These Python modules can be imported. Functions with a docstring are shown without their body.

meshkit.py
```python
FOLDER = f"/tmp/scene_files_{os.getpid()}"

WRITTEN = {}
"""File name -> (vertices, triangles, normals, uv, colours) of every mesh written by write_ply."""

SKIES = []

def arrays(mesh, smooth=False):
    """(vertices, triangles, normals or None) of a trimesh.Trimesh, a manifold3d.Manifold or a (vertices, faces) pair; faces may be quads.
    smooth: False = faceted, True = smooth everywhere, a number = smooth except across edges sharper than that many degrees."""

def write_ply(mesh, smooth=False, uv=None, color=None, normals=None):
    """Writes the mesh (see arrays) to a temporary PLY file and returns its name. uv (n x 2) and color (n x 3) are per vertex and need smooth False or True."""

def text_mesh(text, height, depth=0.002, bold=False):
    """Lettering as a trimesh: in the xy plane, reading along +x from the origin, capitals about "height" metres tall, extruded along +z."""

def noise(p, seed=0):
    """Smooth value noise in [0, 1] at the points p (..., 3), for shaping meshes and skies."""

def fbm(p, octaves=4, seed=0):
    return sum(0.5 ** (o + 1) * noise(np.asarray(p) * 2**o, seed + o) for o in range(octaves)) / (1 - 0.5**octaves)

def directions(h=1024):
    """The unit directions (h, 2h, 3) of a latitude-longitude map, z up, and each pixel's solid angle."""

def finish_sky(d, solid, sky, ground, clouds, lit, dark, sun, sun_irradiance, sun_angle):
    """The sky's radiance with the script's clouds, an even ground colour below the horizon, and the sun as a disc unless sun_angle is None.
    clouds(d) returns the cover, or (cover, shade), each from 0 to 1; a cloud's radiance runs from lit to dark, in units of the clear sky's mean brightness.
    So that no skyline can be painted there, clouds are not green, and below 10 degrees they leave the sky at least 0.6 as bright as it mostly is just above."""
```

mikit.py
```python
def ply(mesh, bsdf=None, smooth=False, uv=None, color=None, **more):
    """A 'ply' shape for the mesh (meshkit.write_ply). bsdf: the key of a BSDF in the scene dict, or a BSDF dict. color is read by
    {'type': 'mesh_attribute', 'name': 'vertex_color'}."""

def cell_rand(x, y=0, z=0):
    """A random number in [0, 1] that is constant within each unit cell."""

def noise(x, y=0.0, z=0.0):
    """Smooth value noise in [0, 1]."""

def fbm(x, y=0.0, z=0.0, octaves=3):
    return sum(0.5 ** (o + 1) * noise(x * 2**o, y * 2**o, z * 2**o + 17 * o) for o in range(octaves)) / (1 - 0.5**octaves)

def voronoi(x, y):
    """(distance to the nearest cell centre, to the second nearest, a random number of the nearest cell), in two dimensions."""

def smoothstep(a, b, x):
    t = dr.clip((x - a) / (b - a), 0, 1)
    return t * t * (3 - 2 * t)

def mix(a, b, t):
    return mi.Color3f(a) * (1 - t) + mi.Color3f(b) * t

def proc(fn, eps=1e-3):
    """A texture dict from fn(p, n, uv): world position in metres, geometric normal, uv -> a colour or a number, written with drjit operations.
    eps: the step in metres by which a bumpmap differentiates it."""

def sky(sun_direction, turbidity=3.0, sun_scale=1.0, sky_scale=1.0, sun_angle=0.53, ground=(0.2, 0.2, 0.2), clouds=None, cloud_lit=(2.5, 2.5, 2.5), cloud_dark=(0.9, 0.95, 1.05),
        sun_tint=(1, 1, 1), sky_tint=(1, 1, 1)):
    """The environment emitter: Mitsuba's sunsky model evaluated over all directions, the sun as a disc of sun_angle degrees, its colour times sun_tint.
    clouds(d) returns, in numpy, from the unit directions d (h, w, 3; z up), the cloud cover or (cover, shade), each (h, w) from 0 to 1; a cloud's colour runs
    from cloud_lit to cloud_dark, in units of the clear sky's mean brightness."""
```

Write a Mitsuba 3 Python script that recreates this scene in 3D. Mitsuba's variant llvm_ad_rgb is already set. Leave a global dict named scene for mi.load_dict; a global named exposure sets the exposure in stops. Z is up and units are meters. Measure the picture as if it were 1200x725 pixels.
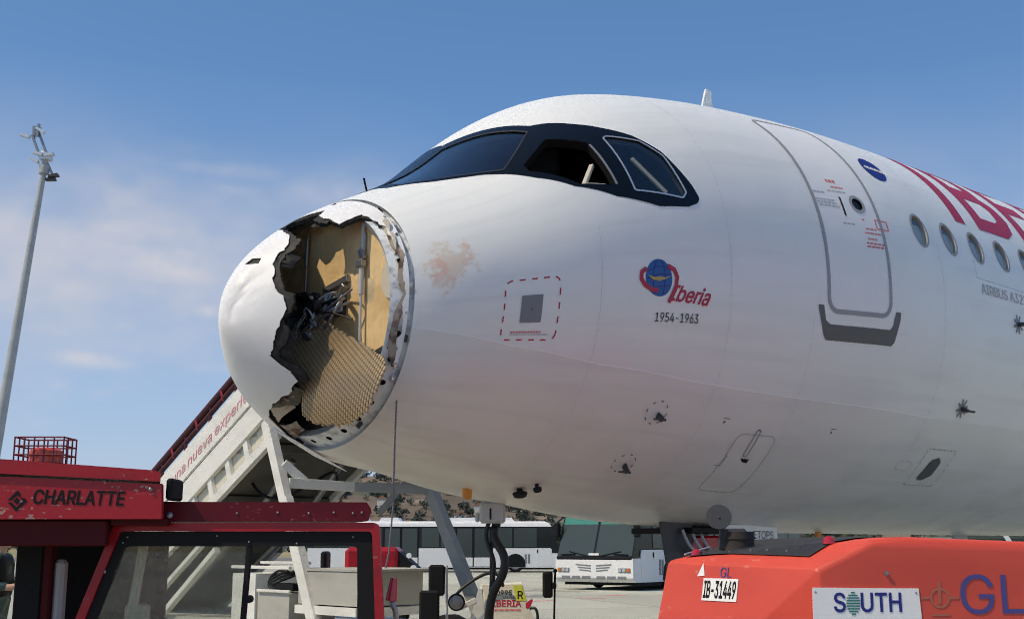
import math, random
import numpy as np, trimesh, shapely
import mitsuba as mi, drjit as dr, mikit, meshkit
from shapely.geometry import Polygon, LineString, Point, box as sbox
from shapely import affinity
from scipy.interpolate import PchipInterpolator
from scipy.ndimage import gaussian_filter1d

# ------------------------------------------------------------------ camera, sky, exposure
PITCH, EYE = 0.19206, 1.61
SUN = (-0.56, -0.25, 0.79)
scene, labels = {}, {}
scene['camera'] = {'type': 'perspective', 'fov': math.degrees(2 * math.atan(600 / 1420.6)), 'fov_axis': 'x', 'near_clip': 0.1, 'far_clip': 8000.0,
                   'to_world': mi.ScalarTransform4f().look_at(origin=[0, 0, EYE], target=[0, math.cos(PITCH), EYE + math.sin(PITCH)], up=[0, 0, 1])}


def cloud_cover(d):
    el = np.degrees(np.arcsin(np.clip(d[..., 2], -1, 1)))
    az = np.arctan2(d[..., 0], d[..., 1])
    p = np.stack([az * 5.0, el * 0.16, 0 * az + 3.1], -1)
    big = meshkit.fbm(p, 5, seed=4)
    fine = meshkit.fbm(np.stack([az * 16, el * 0.75, 0 * az + 7.7], -1), 5, seed=9)
    band = np.clip((el - 1) / 5, 0, 1) * np.clip((21.5 - el) / 9, 0, 1)
    soft = np.clip((big - 0.40) * 2.6, 0, 1) * band * 0.62
    puff = np.clip((fine - 0.60) * 5.0, 0, 1) * np.clip((18 - el) / 6, 0, 1) * np.clip((el - 3) / 4, 0, 1) * 0.55
    haze = np.clip((19 - el) / 19, 0, 1) ** 1.1 * 0.46
    adeg = np.degrees(az); extra = 0 * el
    tex = np.clip((meshkit.fbm(np.stack([az * 22, el * 0.55, 0 * az + 1.3], -1), 5, seed=12) - 0.34) * 3.0, 0, 1)
    for a0, e0, w, h, k in ((-18.5, 13.2, 9, 3.2, .38), (-15.3, 12.4, 3.6, .9, .55), (-13.2, 17.0, 2.6, .35, .40), (-12.6, 16.1, 1.8, .30, .30), (-7.5, 16.2, 2.6, 1.3, .40), (-19.5, 8.2, 1.3, .45, .5), (-14, 9, 8, 1.8, .22), (40, 15, 12, 2.5, .4), (70, 11, 14, 3, .4), (-60, 14, 15, 3, .4), (-100, 12, 16, 3, .4), (130, 13, 18, 3, .4), (180, 12, 16, 3, .4)):
        g = np.exp(-((adeg - a0 + 5 * (big - .5)) / w) ** 2 - ((el - e0 + 2.2 * (fine - .5) * h) / h) ** 2)
        extra = np.maximum(extra, k * g * (0.25 + 0.75 * tex))
    return np.clip(haze + soft * 0.6 + extra + puff * (0.2 + big) * 0.5, 0, 0.85), np.clip(0.42 - 0.3 * puff - extra * .5, 0, 1)


scene['sky'] = mikit.sky(SUN, turbidity=3.0, clouds=cloud_cover, cloud_lit=(2.5, 2.35, 2.35), cloud_dark=(1.30, 1.40, 1.66), sky_tint=(0.87, 1.03, 1.12), sky_scale=1.42, sun_tint=(0.98, 1.0, 0.97))
exposure = 1.14

# ------------------------------------------------------------------ materials
P_ = mikit.proc


def mat(name, color, rough=0.5, metallic=0.0, clear=0.0, bump=None, bscale=0.002, spec=0.5, gloss=0.94):
    c = color if isinstance(color, dict) else {'type': 'rgb', 'value': list(color)}
    m = {'type': 'principled', 'base_color': c, 'roughness': rough, 'metallic': metallic, 'specular': spec}
    if clear:
        m['clearcoat'] = clear; m['clearcoat_gloss'] = gloss
    if bump is not None:
        m = {'type': 'bumpmap', 'arbitrary': {**P_(bump, 2e-3)}, 'scale': bscale, 'bsdf': m}
    scene[name] = {'type': 'twosided', 'bsdf': m}
    return name


def bumpy(name, color, rough, fn, scale, metallic=0.0, eps=2e-3, spec=0.5):
    c = color if isinstance(color, dict) else {'type': 'rgb', 'value': list(color)}
    scene[name] = {'type': 'twosided', 'bsdf': {'type': 'bumpmap', 'tex': P_(fn, eps), 'scale': scale,
                   'bsdf': {'type': 'principled', 'base_color': c, 'roughness': rough, 'metallic': metallic, 'specular': spec}}}
    return name


N_ = np.array([-2.0206, 8.2783, 0.0]); YAW = 0.84309; Z0 = 3.8973
AFT = np.array([math.sin(YAW), math.cos(YAW), 0]); PORT = np.array([math.cos(YAW), -math.sin(YAW), 0])


def fuselage_paint(p, n, uv):
    x, ph = uv.x, uv.y                      # station (m) and angle (degrees)
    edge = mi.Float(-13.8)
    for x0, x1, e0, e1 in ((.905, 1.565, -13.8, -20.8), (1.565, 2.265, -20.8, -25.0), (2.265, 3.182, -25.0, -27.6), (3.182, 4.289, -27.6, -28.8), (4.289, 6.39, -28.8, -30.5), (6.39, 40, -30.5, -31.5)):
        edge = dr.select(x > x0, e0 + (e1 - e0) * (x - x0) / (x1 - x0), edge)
    belly = 1 - mikit.smoothstep(edge - 0.1, edge + 0.1, ph)  # same white paint; shade of the underside put in as a darker tint
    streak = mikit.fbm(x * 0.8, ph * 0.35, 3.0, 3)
    grime_shade = mikit.fbm(x * 3.0, ph * 0.12, 9.0, 4)
    low = 1 - mikit.smoothstep(-85, -25, ph)  # thickens the grime downwards, darkening the belly as shade would
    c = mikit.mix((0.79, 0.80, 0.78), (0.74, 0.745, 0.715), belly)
    c = c * (1 - 0.05 * mikit.smoothstep(0.45, 0.8, streak) - (0.02 + 0.08 * low) * mikit.smoothstep(0.35, 0.8, grime_shade))
    # bird stain
    q = dr.sqrt(dr.square((x - 1.08) / 0.20) + dr.square((ph - 8.5) / 13.0))
    m = 0.55 * mikit.fbm(x * 14, ph * 0.28, 1.0, 4) + 0.45 * mikit.fbm(x * 48, ph * 0.85, 7.0, 3)
    s = mikit.smoothstep(0.0, 0.8, (1 - q) * 1.1 + (m - 0.5) * 1.9)
    r = mikit.smoothstep(0.42, 0.70, mikit.fbm(x * 9 + 3, ph * 0.16, 4.0, 3)) * s
    c = mikit.mix(c, (0.66, 0.52, 0.36), s * 0.6)
    c = mikit.mix(c, (0.70, 0.38, 0.28), r * 0.5)
    return c


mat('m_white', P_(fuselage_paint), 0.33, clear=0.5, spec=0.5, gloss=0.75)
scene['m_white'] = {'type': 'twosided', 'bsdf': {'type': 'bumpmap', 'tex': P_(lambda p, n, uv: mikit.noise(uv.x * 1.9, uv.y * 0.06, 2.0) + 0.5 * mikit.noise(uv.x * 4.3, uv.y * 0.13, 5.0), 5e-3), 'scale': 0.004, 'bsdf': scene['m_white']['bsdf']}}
mat('m_radome', P_(lambda p, n, uv: mikit.mix((0.80, 0.80, 0.80), (0.70, 0.68, 0.66), mikit.smoothstep(0.55, 0.85, mikit.fbm(p.x * 4, p.y * 4, p.z * 3, 4)) * 0.35)), 0.36, clear=0.4, gloss=0.75)
mat('m_white_plain', (0.80, 0.80, 0.79), 0.35, clear=0.5)
mat('m_stripe', (0.88, 0.88, 0.88), 0.4)
mat('m_seal', (0.32, 0.33, 0.34), 0.55)
mat('m_scuff', (0.10, 0.10, 0.10), 0.45)
mat('m_black_gloss', (0.004, 0.006, 0.010), 0.25, clear=0.15, spec=0.25)
mat('m_black', (0.009, 0.009, 0.010), 0.6, spec=0.2)
mat('m_rubber', (0.011, 0.011, 0.012), 0.7, spec=0.2)
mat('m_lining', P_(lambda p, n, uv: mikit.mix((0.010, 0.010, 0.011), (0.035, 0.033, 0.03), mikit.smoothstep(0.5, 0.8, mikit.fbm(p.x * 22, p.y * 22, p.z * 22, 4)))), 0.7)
mat('m_cockpit', (0.11, 0.11, 0.11), 0.8)
mat('m_interior', (0.02, 0.02, 0.022), 0.85, spec=0.15)
mat('m_silver', (0.68, 0.69, 0.70), 0.38, 0.7)
mat('m_steel', (0.30, 0.30, 0.31), 0.42, 0.85)
mat('m_darkmetal', (0.06, 0.06, 0.065), 0.5, 0.4)
mat('m_red_print', (0.42, 0.015, 0.05), 0.4)
mat('m_dark_print', (0.05, 0.05, 0.06), 0.5)
mat('m_pale_red_print', (0.62, 0.16, 0.16), 0.5)
mat('m_grey_print', (0.42, 0.43, 0.45), 0.5)
mat('m_blue_print', (0.012, 0.09, 0.32), 0.4)
mat('m_navy_print', (0.012, 0.02, 0.20), 0.4)
mat('m_gold_print', (0.45, 0.33, 0.10), 0.45)
mat('m_white_print', (0.85, 0.85, 0.85), 0.5)
mat('m_panelgrey', (0.20, 0.21, 0.23), 0.5)
mat('m_seam', (0.58, 0.58, 0.58), 0.5)
mat('m_palegrey', (0.45, 0.46, 0.47), 0.5)


def ring_paint(p, n, uv):
    m = mikit.fbm(p.x * 18, p.y * 18, p.z * 18, 4)
    return mikit.mix((0.72, 0.76, 0.79), (0.40, 0.42, 0.43), mikit.smoothstep(0.45, 0.75, m))


mat('m_ring', P_(ring_paint), 0.42, 0.0)


def bulkhead_paint(p, n, uv):
    a = mikit.fbm(p.x * 3, p.y * 3, p.z * 3, 4); b = mikit.fbm(p.x * 40, p.y * 40, p.z * 9, 3)
    c = mikit.mix((0.68, 0.49, 0.25), (0.58, 0.40, 0.19), mikit.smoothstep(0.35, 0.7, a))
    c = mikit.mix(c, (0.42, 0.36, 0.27), mikit.smoothstep(0.62, 0.75, mikit.fbm(p.x * 6 + 4, p.y * 6, p.z * 6, 4)) * 0.6)
    return c * (0.9 + 0.2 * b)


bumpy('m_bulkhead', P_(bulkhead_paint), 0.6, lambda p, n, uv: mikit.fbm(p.x * 5, p.y * 5, p.z * 5, 4), 0.02)


def antenna_paint(p, n, uv):
    slot = mikit.smoothstep(0.34, 0.42, dr.abs(uv.y / 0.034 + 0.31 * dr.floor(uv.x / 0.024 + 40) - dr.floor(uv.y / 0.034 + 0.31 * dr.floor(uv.x / 0.024 + 40)) - 0.5))
    g = mikit.fbm(uv.x * 6, uv.y * 6, 2, 3)
    return mikit.mix((0.52, 0.39, 0.23), (0.14, 0.09, 0.05), slot * 0.75 + 0.2 * g)


mat('m_antenna', P_(antenna_paint), 0.36, 0.55)
mat('m_fibre', P_(lambda p, n, uv: mikit.mix((0.36, 0.31, 0.26), (0.12, 0.08, 0.065), mikit.smoothstep(0.4, 0.65, mikit.fbm(p.x * 20, p.y * 20, p.z * 12, 4)))), 0.8)
mat('m_cream', (0.50, 0.46, 0.38), 0.7)
mat('m_cable', (0.012, 0.012, 0.012), 0.5)
mat('m_wire', (0.16, 0.15, 0.17), 0.5)
mat('m_orange', (0.62, 0.26, 0.03), 0.5)


def worn(base, dark, scale, chips=0.66, chip=(0.40, 0.27, 0.24), amount=0.8):
    def fn(p, n, uv):
        a = mikit.fbm(p.x * 2.2 * scale, p.y * 2.2 * scale, p.z * 5 * scale, 4)
        c = mikit.mix(base, dark, mikit.smoothstep(0.4, 0.75, a) * 0.55)
        amount_ = amount * mikit.smoothstep(0.46, 0.62, mikit.fbm(p.x * 1.6 * scale + 4, p.y * 1.6 * scale, p.z * 2.2 * scale, 3))
        k = mikit.fbm(p.x * 31 * scale, p.y * 31 * scale, p.z * 42 * scale, 4) + 0.26 * (mikit.fbm(p.x * 1.9 * scale + 5, p.y * 2, p.z * 3, 2) - 0.5)
        return mikit.mix(c, chip, mikit.smoothstep(chips, chips + 0.07, k) * amount_)
    return P_(fn)


mat('m_red_tractor', worn((0.36, 0.008, 0.018), (0.20, 0.006, 0.012), 1.6, 0.66), 0.36, clear=0.2, spec=0.35)
mat('m_red_rail_shaded', worn((0.115, 0.004, 0.011), (0.06, 0.004, 0.008), 1.4, 0.72, (0.30, 0.10, 0.10)), 0.45, spec=0.25)  # the tractor red again, with the dimmer grazing light mixed into its colour
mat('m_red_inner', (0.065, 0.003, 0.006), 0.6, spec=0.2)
mat('m_red_gpu', worn((0.66, 0.075, 0.045), (0.52, 0.055, 0.035), 0.7, 0.72, (0.66, 0.26, 0.20), 0.5), 0.46, clear=0.15)
mat('m_deck', worn((0.022, 0.024, 0.028), (0.05, 0.05, 0.055), 1.2, 0.70, (0.16, 0.16, 0.16), 0.5), 0.5)
mat('m_rust', worn((0.045, 0.033, 0.028), (0.02, 0.017, 0.016), 6, 0.6, (0.16, 0.09, 0.06)), 0.75)
mat('m_cage', (0.14, 0.008, 0.022), 0.5)
mat('m_redlamp', (0.45, 0.006, 0.02), 0.2, clear=1.0)
mat('m_beacon', (0.52, 0.045, 0.012), 0.25, clear=0.8)
mat('m_stair_white', worn((0.72, 0.71, 0.67), (0.55, 0.54, 0.50), 1.2, 0.66, (0.30, 0.27, 0.22), 0.7), 0.5)
mat('m_stair_cream', worn((0.60, 0.57, 0.47), (0.48, 0.46, 0.38), 1.2, 0.66, (0.30, 0.25, 0.18), 0.7), 0.55)
mat('m_stair_grey', worn((0.30, 0.31, 0.31), (0.20, 0.20, 0.20), 1.0, 0.70, (0.4, 0.4, 0.4), 0.4), 0.5)
mat('m_stair_tank', worn((0.40, 0.39, 0.35), (0.28, 0.27, 0.24), 0.9, 0.68, (0.2, 0.18, 0.15), 0.6), 0.55)
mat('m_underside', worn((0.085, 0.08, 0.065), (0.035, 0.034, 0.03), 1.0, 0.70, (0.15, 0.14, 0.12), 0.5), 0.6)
mat('m_maroon', (0.055, 0.005, 0.012), 0.5)
mat('m_slogan', (0.60, 0.27, 0.31), 0.5)
mat('m_bus_white', (0.78, 0.78, 0.77), 0.35, clear=0.4)
mat('m_bus_grey', (0.40, 0.42, 0.44), 0.4)
mat('m_bus_pane', (0.012, 0.016, 0.017), 0.14, clear=0.25, spec=0.3)
mat('m_bus_glass', (0.045, 0.06, 0.058), 0.12, clear=0.3, spec=0.5)
mat('m_bus_shade', (0.03, 0.20, 0.16), 0.3)
mat('m_amber', (0.55, 0.16, 0.01), 0.3)
mat('m_yellow', (0.50, 0.52, 0.04), 0.5)
mat('m_galv', worn((0.44, 0.45, 0.45), (0.34, 0.35, 0.35), 0.4, 0.75), 0.5, 0.2)
mat('m_skin', (0.48, 0.28, 0.20), 0.55)
mat('m_uniform', P_(lambda p, n, uv: mikit.mix((0.045, 0.075, 0.065), (0.11, 0.14, 0.12), mikit.smoothstep(0.45, 0.6, mikit.fbm(p.x * 12, p.y * 12, p.z * 9, 3)))), 0.8)
mat('m_sleeve', (0.045, 0.085, 0.080), 0.8)
scene['m_glass'] = {'type': 'thindielectric', 'int_ior': 1.5, 'specular_transmittance': {'type': 'rgb', 'value': [0.80, 0.84, 0.82]}}
scene['m_dusty_glass'] = {'type': 'blendbsdf', 'weight': P_(lambda p, n, uv: 0.008 + 0.022 * mikit.smoothstep(0.45, 0.8, mikit.fbm(p.x * 5, p.z * 2.5, 3, 4))),
                          'a': {'type': 'thindielectric', 'int_ior': 1.5, 'specular_transmittance': {'type': 'rgb', 'value': [0.84, 0.86, 0.84]}},
                          'b': {'type': 'twosided', 'bsdf': {'type': 'diffuse', 'reflectance': {'type': 'rgb', 'value': [0.34, 0.33, 0.31]}}}}


def apron_paint(p, n, uv):
    big = mikit.fbm(p.x * 0.05, p.y * 0.05, 1, 4); mid = mikit.fbm(p.x * 0.6, p.y * 0.25, 5, 4); fine = mikit.fbm(p.x * 9, p.y * 9, 2, 3)
    c = mikit.mix((0.345, 0.345, 0.285), (0.275, 0.275, 0.228), mikit.smoothstep(0.35, 0.7, big))
    c = c * (0.82 + 0.26 * mid + 0.12 * fine)
    slab = mikit.cell_rand(dr.floor((p.x * 0.94 + p.y * 0.34) / 7.5), dr.floor((p.y * 0.94 - p.x * 0.34) / 7.5), 1)
    jx = dr.abs((p.x * 0.94 + p.y * 0.34) / 7.5 - dr.floor((p.x * 0.94 + p.y * 0.34) / 7.5) - 0.5)
    jy = dr.abs((p.y * 0.94 - p.x * 0.34) / 7.5 - dr.floor((p.y * 0.94 - p.x * 0.34) / 7.5) - 0.5)
    j = mikit.smoothstep(0.492, 0.498, dr.maximum(jx, jy))
    oil = mikit.smoothstep(0.64, 0.74, mikit.fbm(p.x * 0.45 + 9, p.y * 0.3, 8, 4))
    return c * (0.94 + 0.12 * slab) * (1 - 0.45 * j) * (1 - 0.35 * oil)


mat('m_apron', P_(apron_paint), 0.8)
mat('m_asphalt', P_(lambda p, n, uv: mikit.mix((0.10, 0.10, 0.105), (0.15, 0.145, 0.14), mikit.fbm(p.x * 0.2, p.y * 0.6, 2, 4))), 0.85)
mat('m_grass', P_(lambda p, n, uv: mikit.mix((0.16, 0.15, 0.075), (0.26, 0.22, 0.13), mikit.fbm(p.x * 0.05, p.y * 0.02, 2, 5))), 0.9)


def hill_paint(p, n, uv):
    a = mikit.fbm(p.x * 0.012, p.z * 0.05, p.y * 0.01, 5); b = mikit.fbm(p.x * 0.05, p.z * 0.12, p.y * 0.03, 4)
    c = mikit.mix((0.155, 0.12, 0.09), (0.10, 0.083, 0.063), mikit.smoothstep(0.35, 0.7, a))
    c = mikit.mix(c, (0.22, 0.175, 0.135), mikit.smoothstep(0.55, 0.72, b))
    return mikit.mix(c, (0.075, 0.09, 0.06), mikit.smoothstep(0.50, 0.64, mikit.fbm(p.x * 0.022 + 7, p.z * 0.04, p.y * 0.015, 5)))


mat('m_hill', P_(hill_paint), 0.95)
mat('m_leaf', P_(lambda p, n, uv: mikit.mix((0.035, 0.06, 0.028), (0.09, 0.10, 0.05), mikit.fbm(p.x * 0.3, p.y * 0.3, p.z * 0.6, 3))), 0.9)
mat('m_leaf_dark', (0.035, 0.05, 0.040), 0.9)
mat('m_plaster', (0.62, 0.59, 0.54), 0.8)
mat('m_roof', (0.33, 0.16, 0.10), 0.8)


# ------------------------------------------------------------------ helpers
def numbered(key):
    if key not in scene and key not in labels and not any(k.startswith(key + '__') for k in scene):
        return key
    i = 1
    while True:
        k = f'{key}_{i:03d}'
        if k not in scene and k not in labels and not any(q.startswith(k + '__') for q in scene):
            return k
        i += 1


def thing(name, label, cat, group=None):
    k = numbered(name); labels[k] = {'label': label, 'category': cat}
    if group:
        labels[k]['group'] = group
    return k


def part(parent, name, mesh, m, smooth=False, label=None, uv=None, kind=None):
    if isinstance(mesh, (list,)):
        mesh = cat(*mesh)
    k = numbered(parent + '__' + name)
    scene[k] = mikit.ply(mesh, m, smooth=smooth, uv=uv)
    if label or kind:
        labels[k] = {}
        if label:
            labels[k]['label'] = label
        if kind:
            labels[k]['kind'] = kind
    return k


def struct(name, mesh, m, smooth=False, kind='structure', label=None):
    scene[name] = mikit.ply(mesh, m, smooth=smooth); labels[name] = {'kind': kind}
    if label:
        labels[name].update(label=label)


def cat(*ms):
    return trimesh.util.concatenate([m if isinstance(m, trimesh.Trimesh) else trimesh.Trimesh(m[0], m[1], process=False) for m in ms])


def hull(pts):
    return trimesh.Trimesh(np.asarray(pts, float), process=False).convex_hull if False else trimesh.convex.convex_hull(np.asarray(pts, float))


def bbox(x0, x1, y0, y1, z0, z1, b=0.006):
    """chamfered box"""
    b = min(b, (x1 - x0) / 3, (y1 - y0) / 3, (z1 - z0) / 3)
    pts = []
    for X, sx in ((x0, 1), (x1, -1)):
        for Y, sy in ((y0, 1), (y1, -1)):
            for Z, sz in ((z0, 1), (z1, -1)):
                pts += [(X + sx * b, Y + sy * b, Z), (X + sx * b, Y, Z + sz * b), (X, Y + sy * b, Z + sz * b)]
    return hull(pts)


def frame_of(d, up=(0, 0, 1)):
    d = np.asarray(d, float) / np.linalg.norm(d)
    u = np.asarray(up, float)
    if abs(d @ u) > 0.98:
        u = np.array([0, 1.0, 0]) if abs(d[1]) < 0.9 else np.array([1.0, 0, 0])
    a = np.cross(d, u); a /= np.linalg.norm(a)
    return d, a, np.cross(a, d)


def bar(p0, p1, w, h, up=(0, 0, 1), b=0.004):
    """rectangular beam from p0 to p1, w across, h along up"""
    p0, p1 = np.asarray(p0, float), np.asarray(p1, float)
    d, a, u = frame_of(p1 - p0, up)
    L = np.linalg.norm(p1 - p0)
    m = bbox(-w / 2, w / 2, 0, L, -h / 2, h / 2, b)
    M = np.eye(4); M[:3, 0] = a; M[:3, 1] = d; M[:3, 2] = u; M[:3, 3] = p0
    return m.apply_transform(M)


def tube(pts, r, sides=10, cap=True):
    p = np.asarray(pts, float)
    t = np.gradient(p, axis=0); t /= np.linalg.norm(t, axis=1, keepdims=True) + 1e-12
    a = np.zeros_like(p); ref = np.array([0.31, 0.22, 0.92])
    for i in range(len(p)):
        v = np.cross(t[i], ref if i == 0 or True else a[i - 1])
        if np.linalg.norm(v) < 0.15:
            v = np.cross(t[i], [1.0, 0, 0])
        a[i] = v / np.linalg.norm(v)
    b = np.cross(t, a); ang = np.arange(sides) * 2 * np.pi / sides
    rr = np.broadcast_to(r, (len(p),))
    V = p[:, None] + rr[:, None, None] * (np.cos(ang)[None, :, None] * a[:, None] + np.sin(ang)[None, :, None] * b[:, None])
    F = []
    for i in range(len(p) - 1):
        for j in range(sides):
            k = (j + 1) % sides
            F += [(i * sides + j, i * sides + k, (i + 1) * sides + k), (i * sides + j, (i + 1) * sides + k, (i + 1) * sides + j)]
    V = V.reshape(-1, 3)
    if cap:
        n = len(V); V = np.vstack([V, p[:1], p[-1:]])
        for j in range(sides):
            k = (j + 1) % sides
            F += [(n, k, j), (n + 1, (len(p) - 1) * sides + j, (len(p) - 1) * sides + k)]
    return trimesh.Trimesh(V, F, process=False)


def curve(ctrl, n=24):
    from scipy.interpolate import CubicSpline
    c = np.asarray(ctrl, float); t = np.linspace(0, 1, len(c))
    return CubicSpline(t, c)(np.linspace(0, 1, n))


def cyl(p0, p1, r, n=20, r2=None):
    return tube([p0, p1], [r, r if r2 is None else r2], n)


def ext(poly, depth):
    """shapely polygon(s) extruded along +z"""
    gs = list(getattr(poly, 'geoms', [poly]))
    return trimesh.util.concatenate([trimesh.creation.extrude_polygon(g, depth, engine='earcut') for g in gs if g.area > 1e-9])


def put(mesh, o, ux, uy):
    """mesh's local xy plane laid on the axes ux, uy at o"""
    ux, uy = np.asarray(ux, float), np.asarray(uy, float)
    M = np.eye(4); M[:3, 0] = ux; M[:3, 1] = uy; M[:3, 2] = np.cross(ux / np.linalg.norm(ux), uy / np.linalg.norm(uy)); M[:3, 3] = o
    return mesh.copy().apply_transform(M)


def lettering(text, h, o, ux, uy, shear=0.0, width=None, bold=False, depth=0.002):
    m = meshkit.text_mesh(text, h, depth, bold)
    m.apply_translation([-m.bounds[0][0], 0, 0])
    if width:
        m.apply_scale([width / m.bounds[1][0], 1, 1])
    m.vertices[:, 0] += shear * m.vertices[:, 1]
    return put(m, o, ux, uy)


def xz(pts, y0, y1):
    """polygon in x,z extruded between y0 and y1"""
    m = ext(pts if hasattr(pts, 'area') else Polygon(pts), y1 - y0)
    v = m.vertices.copy(); m.vertices = np.c_[v[:, 0], y0 + v[:, 2], v[:, 1]]
    m.invert()
    return m


def rounded(poly, r):
    return poly.buffer(-r, join_style='mitre').buffer(r, quad_segs=6)


# ------------------------------------------------------------------ the setting
def sheet(x0, x1, y0, y1, z):
    return trimesh.Trimesh([(x0, y0, z), (x1, y0, z), (x1, y1, z), (x0, y1, z)], [(0, 1, 2), (0, 2, 3)], process=False)


struct('ground', sheet(-4000, 4000, -3000, 6000, -0.012), 'm_grass')
struct('apron', sheet(-400, 400, -300, 128, 0.0), 'm_apron')
struct('taxiway', sheet(-700, 700, 128.0, 168, -0.004), 'm_asphalt')
rng = np.random.default_rng(5)


def hills():
    xs = np.linspace(-900, 900, 361); ys = np.linspace(520, 1000, 70)
    X, Y = np.meshgrid(xs, ys, indexing='ij')
    t = np.clip((Y - 540) / 260, 0, 1); t = t * t * (3 - 2 * t)
    n = meshkit.fbm(np.stack([X * 0.012, Y * 0.012, 0 * X], -1), 5, 2)
    n2 = meshkit.fbm(np.stack([X * 0.004, Y * 0.004, 0 * X + 3], -1), 3, 7)
    cut = np.clip((meshkit.fbm(np.stack([X * 0.03, Y * 0.006, 0 * X + 9], -1), 4, 3) - 0.4) * 3, 0, 1)
    left = 1 / (1 + np.exp((X - 10) / 22.0))
    H = (26 + 30 * left) * t * (0.62 + 0.62 * n2) + 10 * (n - 0.45) * t - 4 * cut * t * (1 - t) * 3 - 1
    V = np.stack([X, Y, H], -1).reshape(-1, 3); n_y = len(ys); F = []
    i, j = np.meshgrid(np.arange(len(xs) - 1), np.arange(n_y - 1), indexing='ij'); a = (i * n_y + j).ravel()
    F = np.vstack([np.c_[a, a + n_y, a + n_y + 1], np.c_[a, a + n_y + 1, a + 1]])
    return trimesh.Trimesh(V, F, process=False), H, xs, ys


hill_mesh, HH, HX, HY = hills()
struct('hills', hill_mesh, 'm_hill', True)


def hill_z(x, y):
    i = np.clip(np.searchsorted(HX, x), 0, len(HX) - 1); j = np.clip(np.searchsorted(HY, y), 0, len(HY) - 1)
    return HH[i, j]


def clump(c, r, h, n, size, rg):
    """leafy clump: n small faces through a lumpy ellipsoid"""
    d = rg.normal(size=(n, 3)); d /= np.linalg.norm(d, axis=1, keepdims=True)
    p = d * (rg.random((n, 1)) ** 0.35) * (0.75 + 0.5 * meshkit.noise(d * 2.2 + c[0]))[:, None] * [r, r, h / 2] + np.array(c) + [0, 0, h / 2]
    a = rg.normal(size=(n, 3)); b = rg.normal(size=(n, 3))
    a *= size / np.linalg.norm(a, axis=1, keepdims=True); b *= size / np.linalg.norm(b, axis=1, keepdims=True)
    V = np.stack([p - a - b * .4, p + a - b * .4, p + b], 1).reshape(-1, 3)
    return V, np.arange(3 * n).reshape(-1, 3)


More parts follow.
